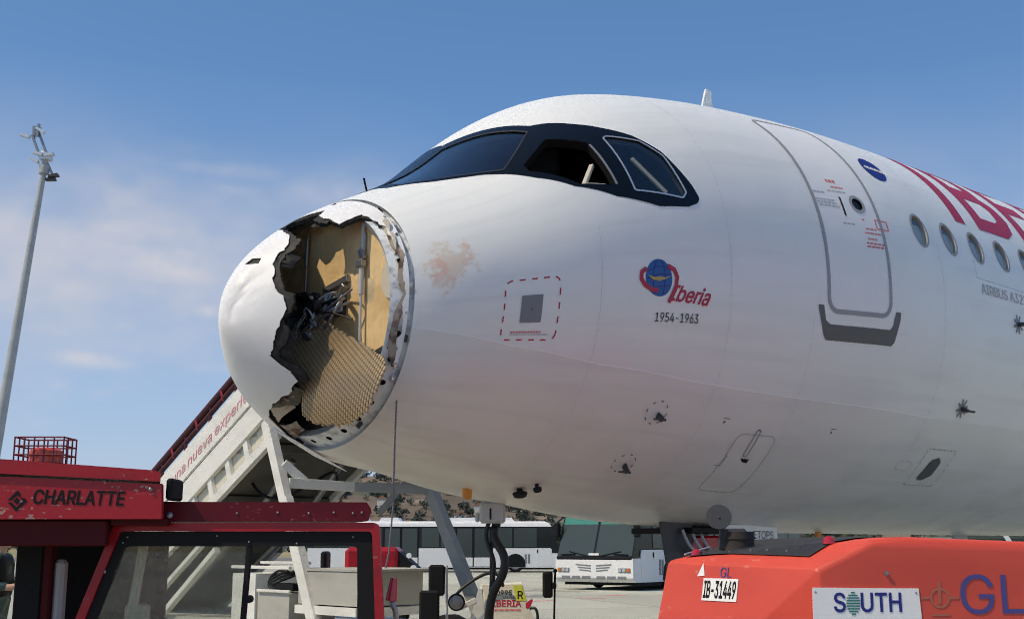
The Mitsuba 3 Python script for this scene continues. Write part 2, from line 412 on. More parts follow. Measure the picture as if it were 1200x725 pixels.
def scatter(spots, n, size, rg):
    vs, fs, o = [], [], 0
    for c, r, h in spots:
        v, f = clump(c, r, h, n, size * r, rg); vs.append(v); fs.append(f + o); o += len(v)
    return trimesh.Trimesh(np.vstack(vs), np.vstack(fs), process=False)


spots = [((rng.uniform(-320, 320), rng.uniform(300, 340), -0.3), rng.uniform(2, 5), rng.uniform(2.0, 5.2)) for _ in range(230)]
struct('shrubs', scatter(spots, 160, 0.16, rng), 'm_leaf', kind='stuff', label='band of green shrubs beyond the far edge of the airfield')
spots = []
for _ in range(1700):
    x, y = rng.uniform(-260, 420), rng.uniform(560, 800)
    if meshkit.noise(np.array([x * 0.02, y * 0.02, 4.4])) > 0.30:
        spots.append(((x, y, hill_z(x, y) - 1), rng.uniform(1.8, 4.2), rng.uniform(3, 6)))
struct('hillside_trees', scatter(spots, 70, 0.24, rng), 'm_leaf_dark', kind='stuff', label='dark trees scattered over the brown hillside')
for i in range(9):
    x, y = [-34, -27, -44, -60, -18, -52, 6, -70, -38][i], [600, 640, 690, 620, 660, 580, 610, 660, 570][i]
    z = hill_z(x, y) - 1; w, dd, h = rng.uniform(4, 7), 6, rng.uniform(4, 6)
    rank = sorted([-34 / 600, -27 / 640, -44 / 690, -60 / 620, -18 / 660, -52 / 580, 6 / 610, -70 / 660, -38 / 570]).index(x / y)
    t = thing('hillside_house', f"{['leftmost', 'second', 'third', 'fourth', 'fifth', 'sixth', 'seventh', 'eighth', 'rightmost'][rank]}{'' if rank in (0, 8) else ' from the left'} of the tiny pale houses on the far hillside", 'house', 'houses on the hillside')
    part(t, 'wall', bbox(x - w / 2, x + w / 2, y, y + dd, z, z + h, 0.05), 'm_plaster')
    rp = ext(Polygon([(-w / 2 - .4, 0), (w / 2 + .4, 0), (0, 1.6)]), dd + .8)
    part(t, 'roof', put(rp, (x, y - .4 + dd + .8, z + h), (1, 0, 0), (0, 0, 1)), 'm_roof')
for x, y, a in ((0.9, 37, .5), (2.5, 39, -.4), (3.4, 41, .6), (-.2, 34, .3)):
    c, s = math.cos(a), math.sin(a); m = sheet(-.45, .45, -.14, .14, 0.004)
    m.apply_transform([[c, -s, 0, x], [s, c, 0, y], [0, 0, 1, 0], [0, 0, 0, 1]])
    k = numbered('painted_marking'); scene[k] = mikit.ply(m, 'm_pale_red_print'); labels[k] = {'kind': 'structure'}

# ------------------------------------------------------------------ the aircraft
KX = np.sqrt([0, .12, .35, .7, 1.1, 1.6, 2.2, 2.9, 3.7, 4.6, 5.8, 7.5, 40])
TOP = [-.7054, -.378, -.1175, .1531, .3608, .6261, 1.1809, 1.57, 1.7505, 1.8769, 1.9358, 1.975, 1.975]
BOT = [-.7054, -.9917, -1.2665, -1.5232, -1.6936, -1.7564, -1.8953, -1.9705, -2.0779, -2.1169, -2.1621, -2.165, -2.165]
WID = [0, .2428, .6164, .9466, 1.196, 1.3768, 1.5556, 1.6896, 1.7776, 1.8391, 1.9942, 1.975, 1.975]
MID = [-.7054, -.6954, -.6643, -.62, -.53, -.42, -.3, -.2, -.12, -.06, 0, 0, 0]
QG = np.linspace(0, 6.4, 1281); TAB = []
for v in (TOP, BOT, WID, MID):
    y = PchipInterpolator(KX, v)(QG); y = gaussian_filter1d(np.concatenate([2 * y[0] - y[1:101][::-1], y]), 16, mode='nearest')[100:]
    TAB.append(y)
TAB[0][0] = TAB[1][0] = TAB[3][0]; TAB[2][0] = 0
XJ, XE = 0.873, 31.0                                  # radome joint, tail end of what is built


def S(x, ph):
    """skin point in aircraft axes (aft, port, up) at station x, angle ph (radians)"""
    q = np.sqrt(np.maximum(x, 0)); t, b, w, m = [np.interp(q, QG, v) for v in TAB]
    sh = np.where(x > 24, 1 - ((np.maximum(x, 24) - 24) / 14) ** 2, 1.0)
    c, s = np.cos(ph), np.sin(ph); e = 2 / 2.08; up = np.where(s >= 0, t - m, (m - b) * sh)
    return np.stack(np.broadcast_arrays(x, w * sh * np.sign(c) * np.abs(c) ** e, Z0 + m + up * np.sign(s) * np.abs(s) ** e), -1)


def SN(x, ph, off):
    x, ph = np.asarray(x, float), np.asarray(ph, float)
    p = S(x, ph); h = 1e-3
    dx = S(x + h, ph) - S(np.maximum(x - h, 1e-5), ph); dp = S(x, ph + h) - S(x, ph - h)
    n = np.cross(dp, dx); n /= np.linalg.norm(n, axis=-1, keepdims=True) + 1e-12
    return p + n * off


def AC(P):
    P = np.asarray(P, float)
    return N_ + P[..., :1] * AFT + P[..., 1:2] * PORT + P[..., 2:3] * np.array([0, 0, 1.0])


def acm(m):
    m = m.copy(); m.vertices = AC(m.vertices)
    m.invert()                                       # the axes aft, port, up are left-handed
    return m


def clipgrid(poly, u, v):
    """mesh of a shapely polygon cut into the cells of the grid lines u, v"""
    shapely.prepare(poly)
    U0, V0 = np.meshgrid(u[:-1], v[:-1], indexing='ij'); U1, V1 = np.meshgrid(u[1:], v[1:], indexing='ij')
    b = shapely.box(U0.ravel(), V0.ravel(), U1.ravel(), V1.ravel())
    full = shapely.contains_properly(poly, b); part_ = shapely.intersects(poly, b) & ~full
    f = np.nonzero(full)[0]; A = [np.stack([np.c_[U0.ravel()[f], V0.ravel()[f]], np.c_[U1.ravel()[f], V0.ravel()[f]], np.c_[U1.ravel()[f], V1.ravel()[f]], np.c_[U0.ravel()[f], V1.ravel()[f]]], 1).reshape(-1, 2)]
    k = np.arange(len(f)) * 4; F = [np.vstack([np.c_[k, k + 1, k + 2], np.c_[k, k + 2, k + 3]])]; o = len(A[0])
    for g in shapely.intersection(poly, b[part_]):
        for h in getattr(g, 'geoms', [g]):
            if h.geom_type != 'Polygon' or h.area < 1e-10:
                continue
            pv, pf = trimesh.creation.triangulate_polygon(h, engine='earcut')
            pv = np.asarray(pv)[:, :2]; pf = np.asarray(pf)
            w = np.cross(pv[pf[:, 1]] - pv[pf[:, 0]], pv[pf[:, 2]] - pv[pf[:, 0]])
            pf[w < 0] = pf[w < 0][:, ::-1]
            A.append(pv); F.append(pf + o); o += len(pv)
    A, F = np.vstack(A), np.vstack(F)
    _, idx, inv = np.unique(np.round(A / 1e-6).astype(np.int64), axis=0, return_index=True, return_inverse=True)
    F = inv.ravel()[F]; F = F[(F[:, 0] != F[:, 1]) & (F[:, 1] != F[:, 2]) & (F[:, 0] != F[:, 2])]
    return A[idx], F


RV = 2.0                                              # skin sheet coordinate v = angle * RV


def deg(pts):
    return [(x, math.radians(p) * RV) for x, p in pts]


def skin_mesh(poly, off, du=0.06, dv=0.06):
    x0, y0, x1, y1 = poly.bounds
    u = np.linspace(x0 - 1e-4, x1 + 1e-4, max(2, int((x1 - x0) / du) + 2)); v = np.linspace(y0 - 1e-4, y1 + 1e-4, max(2, int((y1 - y0) / dv) + 2))
    A, F = clipgrid(poly, u, v)
    return trimesh.Trimesh(AC(SN(A[:, 0], A[:, 1] / RV, off)), F, process=False), A


def patch(parent, name, poly, off, m, label=None):
    ms = [skin_mesh(g, off)[0] for g in getattr(poly, 'geoms', [poly]) if g.area > 1e-8]
    return part(parent, name, cat(*ms), m, True, label)


def reveal(poly, o0, o1):
    """wall strip along the outline of an opening from offset o0 to o1"""
    c = np.asarray(shapely.segmentize(poly, 0.05).exterior.coords); a = AC(SN(c[:, 0], c[:, 1] / RV, o0)); b = AC(SN(c[:, 0], c[:, 1] / RV, o1))
    n = len(c); i = np.arange(n - 1); return trimesh.Trimesh(np.vstack([a, b]), np.vstack([np.c_[i, i + 1, n + i + 1], np.c_[i, n + i + 1, n + i]]), process=False)


def local(x, ph, ang=0.0):
    """maps local metres (a aft-ish, b up-ish) at a skin point to sheet coordinates"""
    p = math.radians(ph); h = 1e-3
    sx = np.linalg.norm(S(x + h, p) - S(x - h, p)) / (2 * h); sp = np.linalg.norm(S(x, p + h) - S(x, p - h)) / (2 * h)
    c, s = math.cos(math.radians(ang)), math.sin(math.radians(ang))
    return lambda a, b: (x + (a * c - b * s) / sx, (p + (a * s + b * c) / sp) * RV)


def decal(parent, name, geom, x, ph, m, ang=0.0, off=0.004, label=None):
    f = local(x, ph, ang)
    return patch(parent, name, shapely.transform(geom, lambda c: np.stack(f(c[:, 0], c[:, 1]), -1)), off, m, label)


def skin_text(parent, name, text, h, x, ph, m, ang=0.0, off=0.0045, shear=0.0, bold=False, width=None, label=None):
    t = meshkit.text_mesh(text, h, 0.002, bold); t.apply_translation([-t.bounds[0][0], 0, 0])
    if width:
        t.apply_scale([width / t.bounds[1][0], 1, 1])
    v = t.vertices; v[:, 0] += shear * v[:, 1]; f = local(x, ph, ang); a, b = f(v[:, 0], v[:, 1])
    w = np.stack([SN(np.array([q]), np.array([r / RV]), off + z)[0] for q, r, z in zip(a, b, v[:, 2])]) if False else SN(a, b / RV, 0.0)
    n = SN(a, b / RV, 1.0) - w; w = w + n * (off + v[:, 2:3])
    return part(parent, name, trimesh.Trimesh(AC(w), t.faces, process=False), m, False, label)


jet = thing('passenger_jet', 'white airliner with its radome torn open and the bulkhead showing', 'airplane')

# openings
MASK = Polygon(deg([(1.13, 74), (1.16, 90), (1.95, 90), (2.07, 74), (2.182, 60.1), (2.283, 56.7), (2.436, 50.2), (2.613, 44.3), (2.805, 38.9), (2.984, 32), (3.073, 26.1), (3.158, 20.7), (3.199, 17), (3.175, 15.5), (3.063, 14.4), (2.776, 14.8), (2.412, 19.3), (2.102, 26.4), (1.871, 36), (1.728, 44.1), (1.615, 49.8), (1.337, 60.7)]))
SHIELD = Polygon(deg([(1.20, 71), (1.24, 87), (1.86, 87), (2.0, 72), (2.116, 57.4), (1.738, 46.5), (1.60, 52), (1.344, 63.3)]))
MASK = MASK.buffer(.05, quad_segs=8).buffer(-.10, quad_segs=8).buffer(.05, quad_segs=8)
OPENW = rounded(Polygon(deg([(1.866, 43.7), (2.139, 49.5), (2.388, 40.2), (2.447, 22.4), (2.152, 26.3), (1.867, 39.8)])), 0.03)
SIDEW = rounded(Polygon(deg([(2.535, 40.6), (2.571, 40.6), (2.83, 36.3), (2.98, 30.2), (3.071, 18.5), (3.026, 16.9), (2.585, 20.2)])), 0.03)
DX0, DX1, DV0, DV1 = 4.615, 5.44, -0.285, 1.93
DOOR = rounded(Polygon([(DX0, DV0), (DX1, DV0), (DX1, DV1), (DX0, DV1)]), 0.13)
WINV = math.radians(16.45) * RV


def cabin_window(i):
    return affinity.translate(affinity.scale(Point(0, 0).buffer(1, quad_segs=10), 0.112, 0.16), 6.06 + 0.533 * i, WINV)


NW = 24
wins = [cabin_window(i) for i in range(NW)]
full = Polygon([(XJ, -math.pi * RV), (XE, -math.pi * RV), (XE, math.pi * RV), (XJ, math.pi * RV)])
holes = shapely.union_all([SHIELD, OPENW, SIDEW, DOOR] + wins)
u = np.concatenate([np.linspace(XJ, 3.4, 52), np.linspace(3.4, 14, 116)[1:], np.linspace(14, XE, 50)[1:]])
A, F = clipgrid(full.difference(holes), u, np.linspace(-math.pi, math.pi, 161) * RV)
part(jet, 'fuselage', trimesh.Trimesh(AC(SN(A[:, 0], A[:, 1] / RV, 0)), F, process=False), 'm_white', True, uv=np.c_[A[:, 0], np.degrees(A[:, 1] / RV)])
ecap = np.linspace(-math.pi, math.pi, 49)
c0 = AC(S(np.full(49, XE), ecap)); part(jet, 'tail_bulkhead', trimesh.Trimesh(np.vstack([c0, c0.mean(0)]), [(i, i + 1, 49) for i in range(48)], process=False), 'm_interior')

# cockpit
patch(jet, 'window_surround', MASK.difference(shapely.union_all([SHIELD, OPENW, SIDEW])), 0.004, 'm_black_gloss')
MIR = shapely.transform(MASK, lambda c: np.stack([c[:, 0], math.pi * RV - c[:, 1]], -1))
patch(jet, 'window_surround', MIR, 0.004, 'm_black_gloss')
for poly, nm in ((SHIELD, 'windshield'), (SIDEW, 'cockpit_window')):
    w = patch(jet, nm, poly.buffer(0.004), -0.004, 'm_glass')
    k = numbered(w + '__rim')
    rim = poly.buffer(0.010 if nm == 'cockpit_window' else 0.006).difference(poly.buffer(-0.006))
    scene[k] = mikit.ply(skin_mesh(rim, 0.008)[0], 'm_silver' if nm == 'cockpit_window' else 'm_darkmetal', smooth=True)
op = numbered(jet + '__open_window')
scene[op + '__frame'] = mikit.ply(reveal(OPENW, 0.005, -0.07), 'm_black'); labels[op + '__frame'] = {'label': 'open cockpit side window'}
inner = Polygon([(1.0, -1.2 * RV), (3.9, -1.2 * RV), (3.9, 4.3 * RV / 1.0), (1.0, 4.3 * RV)]).difference(shapely.union_all([SHIELD, OPENW, SIDEW]).buffer(0.03))
A, F = clipgrid(inner, np.linspace(1, 3.9, 40), np.linspace(-1.2, 4.3, 90) * RV)
part(jet, 'cockpit_lining', trimesh.Trimesh(AC(SN(A[:, 0], A[:, 1] / RV, -0.075)), F, process=False), 'm_cockpit', True)


def disc_at(x, m, name, scale=1.0, n=72):
    p = np.linspace(0, 2 * math.pi, n, endpoint=False); c = S(np.full(n, x), p); ctr = c.mean(0); c = ctr + (c - ctr) * scale
    return part(jet, name, trimesh.Trimesh(AC(np.vstack([c, ctr])), [(n, (i + 1) % n, i) for i in range(n)], process=False), m)


disc_at(3.9, 'm_interior', 'cockpit_rear_wall', 0.95)
pan = bbox(1.5, 2.0, -.62, .62, Z0 + .02, Z0 + .30, 0.05)
part(jet, 'glareshield', acm(pan), 'm_cockpit')
for y in (-.55, .55):
    part(jet, 'pilot_seat', acm(cat(bbox(2.5, 2.66, y - .26, y + .26, Z0 - .5, Z0 + .62, .06), bbox(2.52, 2.64, y - .15, y + .15, Z0 + .66, Z0 + .92, .05))), 'm_interior')
# the slid-back window frame inside the opening and the handle rail behind the rear pane
fr = [S(2.37, math.radians(31.5)), S(2.235, math.radians(25.6)), S(2.40, math.radians(23.5)), S(2.50, math.radians(25))]
fr = [p - np.array([0, .07, 0.0]) for p in fr]
part(jet, 'sliding_frame', cat(*[bar(AC(fr[i]), AC(fr[i + 1]), .036, .03) for i in range(2)]), 'm_cream')
rl = [S(2.77, math.radians(31)) - [0, .1, 0], S(2.98, math.radians(19.0)) - [0, .1, 0]]
part(jet, 'window_rail', bar(AC(rl[0]), AC(rl[1]), .04, .03), 'm_cream')
ob = LineString(deg([(2.392, 39.0), (2.440, 23.2)])).buffer(0.010)
patch(jet, 'window_edge', ob, 0.008, 'm_panelgrey')

# passenger door
d_in = rounded(Polygon([(DX0 + .012, DV0 + .012), (DX1 - .012, DV0 + .012), (DX1 - .012, DV1 - .012), (DX0 + .012, DV1 - .012)]), 0.12)
A, F = clipgrid(d_in.difference(Point(5.19, math.radians(20.4) * RV).buffer(0.075)), np.linspace(DX0, DX1, 16), np.linspace(DV0, DV1, 40))
door = part(jet, 'passenger_door', trimesh.Trimesh(AC(SN(A[:, 0], A[:, 1] / RV, 0.001)), F, process=False), 'm_white_plain', True)
scene[door + '__seal'] = mikit.ply(skin_mesh(DOOR.buffer(0.03).difference(d_in.buffer(-.02)), -0.02)[0], 'm_seal', smooth=True)
scene[door + '__edge'] = mikit.ply(skin_mesh(DOOR.buffer(0.003).difference(DOOR.buffer(-.036)), 0.004)[0], 'm_seal', smooth=True)
pw = Point(5.19, math.radians(20.4) * RV).buffer(0.075)
scene[door + '__porthole'] = mikit.ply(skin_mesh(pw.buffer(.002), -.012)[0], 'm_bus_pane', smooth=True)
scene[door + '__porthole_rim'] = mikit.ply(skin_mesh(pw.buffer(.022).difference(pw.buffer(-.012)), .005)[0], 'm_seal', smooth=True)
scene[door + '__handle'] = mikit.ply(skin_mesh(rounded(sbox(4.972, math.radians(16.2) * RV, 4.994, math.radians(22.0) * RV), .008), .004)[0], 'm_black', smooth=True)
sc = Polygon([(4.50, -.225), (4.50, -.25), (4.585, -.465), (4.62, -.505), (5.46, -.505), (5.50, -.475), (5.565, -.28), (5.565, -.225), (5.50, -.225), (5.46, -.345), (5.42, -.375), (4.66, -.375), (4.60, -.345), (4.565, -.225)])
patch(jet, 'scuff_plate', sc, 0.004, 'm_scuff')
# small lettering blocks of the door, too small to read in the photograph: rows of dashes
rg = random.Random(3)
rows = []
for x, ph, w, mm in ((4.90, 26.6, .12, 'r'), (4.93, 24.9, .16, 'r'), (4.86, 23.5, .2, 'g'), (4.66, 22.6, .14, 'g'), (4.66, 20.3, .22, 'g'), (4.66, 19.4, .25, 'g'), (4.68, 18.5, .24, 'g'), (4.92, 13.8, .12, 'g'), (5.18, 15.6, .03, 'r'), (5.20, 13.0, .13, 'r'), (5.17, 11.8, .2, 'r'), (5.20, 10.2, .12, 'r'), (5.17, 9.0, .22, 'r'), (5.17, 8.1, .22, 'r')):
    xx = x; segs = []
    while xx < x + w:
        l = rg.uniform(.02, .05); segs.append(sbox(xx, math.radians(ph) * RV, xx + l, math.radians(ph) * RV + (.035 if w < .13 and mm == 'r' and ph > 26 else .016))); xx += l + .012
    rows.append((shapely.union_all(segs), mm))
for mm, mt in (('r', 'm_pale_red_print'), ('g', 'm_grey_print')):
    kk_ = numbered(door + '__placard'); labels[kk_] = {'kind': 'stuff'}
    scene[kk_] = mikit.ply(cat(*[skin_mesh(g, .004)[0] for geo, m2 in rows if m2 == mm for g in getattr(geo, 'geoms', [geo])]), mt)
decal(jet, 'placard', LineString([(0, 0), (.16, 0), (.16, .09), (0, .09), (0, 0)]).buffer(.006), 5.36, 13.6, 'm_pale_red_print')

# round badge aft of the door
bd = decal(jet, 'badge', Point(0, 0).buffer(.165, quad_segs=16), 5.83, 37.0, 'm_navy_print', label='dark blue round badge')
skin_text(jet, 'badge_lettering', 'oneworld', .055, 5.70, 36.6, 'm_white_print', ang=-6, off=.007)

# cabin windows
for i, w in enumerate(wins):
    k = numbered(jet + '__cabin_window')
    scene[k + '__frame'] = mikit.ply(cat(skin_mesh(w.buffer(.022).difference(w.buffer(-.004)), .004)[0], reveal(w, .004, -.05)), 'm_seal', smooth=True)
    scene[k + '__pane'] = mikit.ply(skin_mesh(w.buffer(.002), -.02)[0], 'm_glass', smooth=True)
    scene[k + '__blind'] = mikit.ply(skin_mesh(affinity.translate(w.intersection(sbox(w.bounds[0], w.bounds[1], w.bounds[2], w.bounds[1] + .25)), .01, 0), -.048)[0], 'm_palegrey', smooth=True)
    scene[k + '__lining'] = mikit.ply(skin_mesh(w.buffer(.02), -.056)[0], 'm_interior', smooth=True)

# airline name: slanted strokes as polygons in local metres
STROKE = .17


def glyph(lines, w=STROKE):
    return shapely.union_all([LineString(l).buffer(w / 2, cap_style='flat', join_style='mitre') for l in lines])


HT = 1.22
B_ = Polygon([(0, 0), (.62, 0), (.80, .10), (.88, .28), (.84, .50), (.70, .62), (.74, .78), (.70, 1.02), (.55, HT), (0, HT)])
B_ = B_.difference(Polygon([(.21, .19), (.52, .19), (.62, .24), (.64, .40), (.55, .49), (.21, .49)])).difference(Polygon([(.21, .70), (.50, .70), (.53, .80), (.51, .96), (.44, 1.03), (.21, 1.03)]))
E_ = Polygon([(0, 0), (.72, 0), (.72, .2), (.2, .2), (.2, .52), (.62, .52), (.62, .72), (.2, .72), (.2, 1.02), (.72, 1.02), (.72, HT), (0, HT)])
R_ = Polygon([(0, 0), (.2, 0), (.2, .45), (.36, .45), (.62, 0), (.86, 0), (.58, .48), (.76, .62), (.78, .95), (.62, HT), (0, HT)]).difference(Polygon([(.2, .66), (.5, .66), (.57, .74), (.57, .94), (.5, 1.02), (.2, 1.02)]))
A_ = Polygon([(0, 0), (.2, 0), (.3, .3), (.68, .3), (.78, 0), (.98, 0), (.6, HT), (.38, HT)]).difference(Polygon([(.36, .48), (.62, .48), (.49, .92)]))
I_ = Polygon([(0, 0), (.2, 0), (.2, HT), (0, HT)])
xx = 6.93
for g, adv, nm in ((I_, .48, 'I'), (B_, 1.02, 'B'), (E_, .95, 'E'), (R_, 1.05, 'R'), (I_, .45, 'I'), (A_, 1.1, 'A')):
    g2 = affinity.affine_transform(g, [1, -.03, 0, 1, 0, 0])
    decal(jet, 'airline_name_letter', g2, xx, 24.3, 'm_red_print', off=.004); xx += adv
skin_text(jet, 'type_lettering', 'AIRBUS A321', .105, 7.03, 2.6, 'm_grey_print')
patch(jet, 'panel_line', shapely.union_all([LineString([(6.98, .42), (6.98, .235), (9.0, .215)]).buffer(.003)]), .002, 'm_grey_print')

# heritage emblem on the nose
gx, gp = 2.704, -3.1
decal(jet, 'emblem_globe', affinity.rotate(affinity.scale(Point(0, 0).buffer(1, quad_segs=20), .125, .142), 20), gx, gp, 'm_blue_print', label='blue globe with a red ribbon')
lines = [LineString([(-.10, .055), (-.03, .09), (.05, .085), (.105, .06)]), LineString([(-.115, .0), (0, .03), (.11, .03)]), LineString([(-.09, -.085), (0, -.06), (.09, -.06)]), LineString([(-.03, .13), (-.06, .03), (-.05, -.12)]), LineString([(.03, .13), (.06, .02), (.04, -.13)])]
decal(jet, 'emblem_grid', shapely.union_all([l.buffer(.0035) for l in lines]), gx, gp, 'm_navy_print', off=.006)
decal(jet, 'emblem_wing', Polygon([(-.11, .025), (-.04, .008), (.0, .015), (.05, .006), (.125, .018), (.05, -.008), (0, -.022), (-.06, -.012)]), gx, gp, 'm_gold_print', off=.007)
rib = LineString([(-.12, .075), (-.165, .05), (-.17, 0), (-.135, -.05), (-.07, -.085), (-.01, -.095)]).buffer(.017, cap_style='flat').union(LineString([(.08, .09), (.145, .065), (.175, .01), (.165, -.06), (.13, -.13), (.10, -.185)]).buffer(.017, cap_style='flat'))
decal(jet, 'emblem_ribbon', rib, gx, gp, 'm_red_print', off=.0075)
skin_text(jet, 'emblem_lettering', 'Iberia', .115, 2.80, -8.2, 'm_red_print', ang=-4, shear=.42, bold=True, width=.40)
skin_text(jet, 'emblem_lettering', '1954-1963', .068, 2.69, -13.5, 'm_dark_print', ang=0, width=.43)


def dashes(line, on, off, w, phase=0.0):
    out, s = [], phase
    while s < line.length:
        out.append(shapely.ops.substring(line, s, min(s + on, line.length)).buffer(w / 2, cap_style='flat')); s += on + off
    return shapely.union_all([o for o in out if o.area > 1e-7])


import shapely.ops
sq = rounded(sbox(-.215, -.215, .215, .215), .05)
decal(jet, 'dashed_marking', dashes(LineString(sq.exterior.coords), .045, .05, .010), 1.665, -10.2, 'm_red_print')
decal(jet, 'access_panel', rounded(sbox(-.083, -.098, .083, .098), .008), 1.662, -9.9, 'm_panelgrey')
decal(jet, 'panel_screw', Point(0, 0).buffer(.006), 1.662, -9.9, 'm_darkmetal', off=.007)
decal(jet, 'placard', shapely.union_all([sbox(i * .022, 0, i * .022 + .016, .012) for i in range(11)]), 1.53, -16.9, 'm_pale_red_print')
decal(jet, 'placard', shapely.union_all([sbox(i * .020, 0, i * .02 + .014, .009) for i in range(15)]), 1.53, -17.6, 'm_grey_print')
for x, p, r in ((2.965, -37, .10), (2.965, -54.2, .10)):
    decal(jet, 'dashed_marking', dashes(LineString(Point(0, 0).buffer(r).exterior.coords), .028, .05, .009), x, p, 'm_scuff')
    base = S(x + .02, math.radians(p - .6)); n = SN(x + .02, math.radians(p - .6), 1.0) - base; tip = base + n * .075
    pr = part(jet, 'air_data_probe', cat(bar(AC(base), AC(tip), .05, .016, up=AFT), cyl(AC(tip + [.03, 0, 0]), AC(tip - [.10, 0, 0]), .011, 12, .007)), 'm_darkmetal')
for x, p in ((3.71, -36.6), (5.045, -36.8)):
    decal(jet, 'drain_vent', shapely.union_all([sbox(-.035, .015, .035, .022), Point(-.01, -.015).buffer(.011)]), x, p, 'm_scuff')
pan = rounded(Polygon([(-.24, -.35), (.24, -.35), (.24, .30), (-.24, .30)]), .08)
decal(jet, 'panel_line', LineString(pan.exterior.coords).buffer(.0022), 4.17, -49, 'm_panelgrey')
decal(jet, 'grip_slot', LineString(Point(0, 0).buffer(.03).union(LineString([(0, -.11), (0, .11)]).buffer(.024)).exterior.coords).buffer(.004), 4.152, -42.3, 'm_scuff')
decal(jet, 'ice_probe', Polygon([(-.05, .018), (.06, .014), (.06, -.025), (.0, -.022)]), 4.175, -47.6, 'm_black')
decal(jet, 'panel_line', LineString([(-.12, -.06), (-.05, -.06), (-.05, .05), (-.08, .05)]).buffer(.003), 4.0, -48.2, 'm_scuff')
for x, p in ((6.861, -26.9), (7.738, -2.8)):
    g = shapely.union_all([Point(0, 0).buffer(.05)] + [LineString([(0, 0), (.085 * math.cos(t), .085 * math.sin(t))]).buffer(.014) for t in np.arange(8) * math.pi / 4 + .3])
    decal(jet, 'sensor_plate', g, x, p, 'm_panelgrey')
    b0 = SN(x, math.radians(p), 0.0); n = SN(x, math.radians(p), 1.0) - b0
    part(jet, 'temperature_probe', cat(cyl(AC(b0), AC(b0 + n * .07), .024, 14, .018), cyl(AC(b0 + n * .06 - [.02, 0, 0]), AC(b0 + n * .065 + [.13, 0, 0]), .014, 12, .01)), 'm_darkmetal')
decal(jet, 'dashed_marking', dashes(LineString(sbox(-.26, -.22, .26, .22).exterior.coords), .035, .03, .008), 6.86, -45.3, 'm_scuff')
decal(jet, 'vent_door', rounded(Polygon([(-.11, -.14), (.0, -.15), (.12, -.08), (.12, .09), (.04, .14), (-.08, .10)]), .04), 6.84, -45.4, 'm_scuff')
decal(jet, 'panel_line', LineString(rounded(sbox(-.12, -.05, .12, .05), .04).exterior.coords).buffer(.003), 6.35, -45, 'm_grey_print')
patch(jet, 'stripe', LineString(deg([(.905, -13.8), (1.565, -20.8), (2.265, -25), (3.182, -27.6), (4.289, -28.8), (6.39, -30.5)])).buffer(.0045), .003, 'm_stripe')
seam = [LineString(deg([(4.45, -8), (4.45, -60)])), LineString(deg([(2.2, 12), (2.2, -70)])), LineString(deg([(3.45, 60), (3.45, -75)])), LineString(deg([(4.45, -60), (12, -60)])), LineString(deg([(6.3, 80), (6.3, -80)])), LineString(deg([(9.0, 80), (9.0, -80)])), LineString(deg([(3.45, 60), (12, 60)]))]
patch(jet, 'panel_line', shapely.union_all([s.buffer(.0016) for s in seam]), .0015, 'm_seam')

rv_ = []
for x_ in (2.2, 3.45, 6.3, 9.0):
    for p_ in np.arange(-72, 62, 1.6):
        if x_ == 2.2 and p_ > 10:
            continue
        for o_ in (-.018, .018):
            rv_.append(Point(x_ + o_, math.radians(p_) * RV).buffer(.0032, quad_segs=2))
kk_ = patch(jet, 'fastener', shapely.MultiPolygon(rv_), .0015, 'm_seam'); labels[kk_] = {'kind': 'stuff'}

# blades, drains, plugs under and on top of the hull
fin = ext(Polygon([(0, 0), (.26, 0), (.235, .44), (.15, .45)]), .022)
b0 = S(5.25, math.radians(89.9)); part(jet, 'top_antenna', acm(put(fin, b0 - [0, .01, .02], (1, 0, 0), (0, 0, 1))), 'm_white_plain')
for x, dy in ((9.8, 0),):
    b0 = S(x, math.radians(-90)); part(jet, 'belly_antenna', acm(put(ext(Polygon([(0, .02), (.34, .02), (.30, -.30), (.12, -.30)]), .03), b0 - [0, 0, 0], (1, 0, 0), (0, 0, 1))), 'm_palegrey')
for x, p, hh, mm in ((2.084, -84, .075, 'm_orange'), (6.68, -84, .07, 'm_orange')):
    b0 = S(x, math.radians(p)); part(jet, 'drain_tube', acm(bbox(x - .04, x + .04, b0[1] - .02, b0[1] + .02, b0[2] - hh, b0[2] + .02, .01)), mm)
for x, p, r in ((2.383, -74.4, .05), (2.442, -69.6, .03)):
    b0 = SN(x, math.radians(p), 0); n = SN(x, math.radians(p), 1) - b0
    part(jet, 'belly_knob', cat(cyl(AC(b0), AC(b0 + n * .035), r * .5, 14), cyl(AC(b0 + n * .035), AC(b0 + n * .06), r * 1.2, 18, r)), 'm_black')
b0 = SN(.93, math.radians(-44), .0)
wp = AC(b0); part(jet, 'hanging_wire', tube([wp + [0, 0, .02], wp + [-.004, -.02, -.25], wp + [-.008, -.02, -.7], wp + [-.03, -.03, -1.02], wp + [-.05, -.03, -1.12]], .006, 8), 'm_wire')

# wiper stubs and the small pitot on the crown ahead of the windshield
b0 = S(1.13, math.radians(86)); part(jet, 'wiper', tube([AC(b0), AC(b0 + [-.03, 0, .10])], .008, 8), 'm_black')

# nose landing gear, its doors
gz = Z0 - 2.15


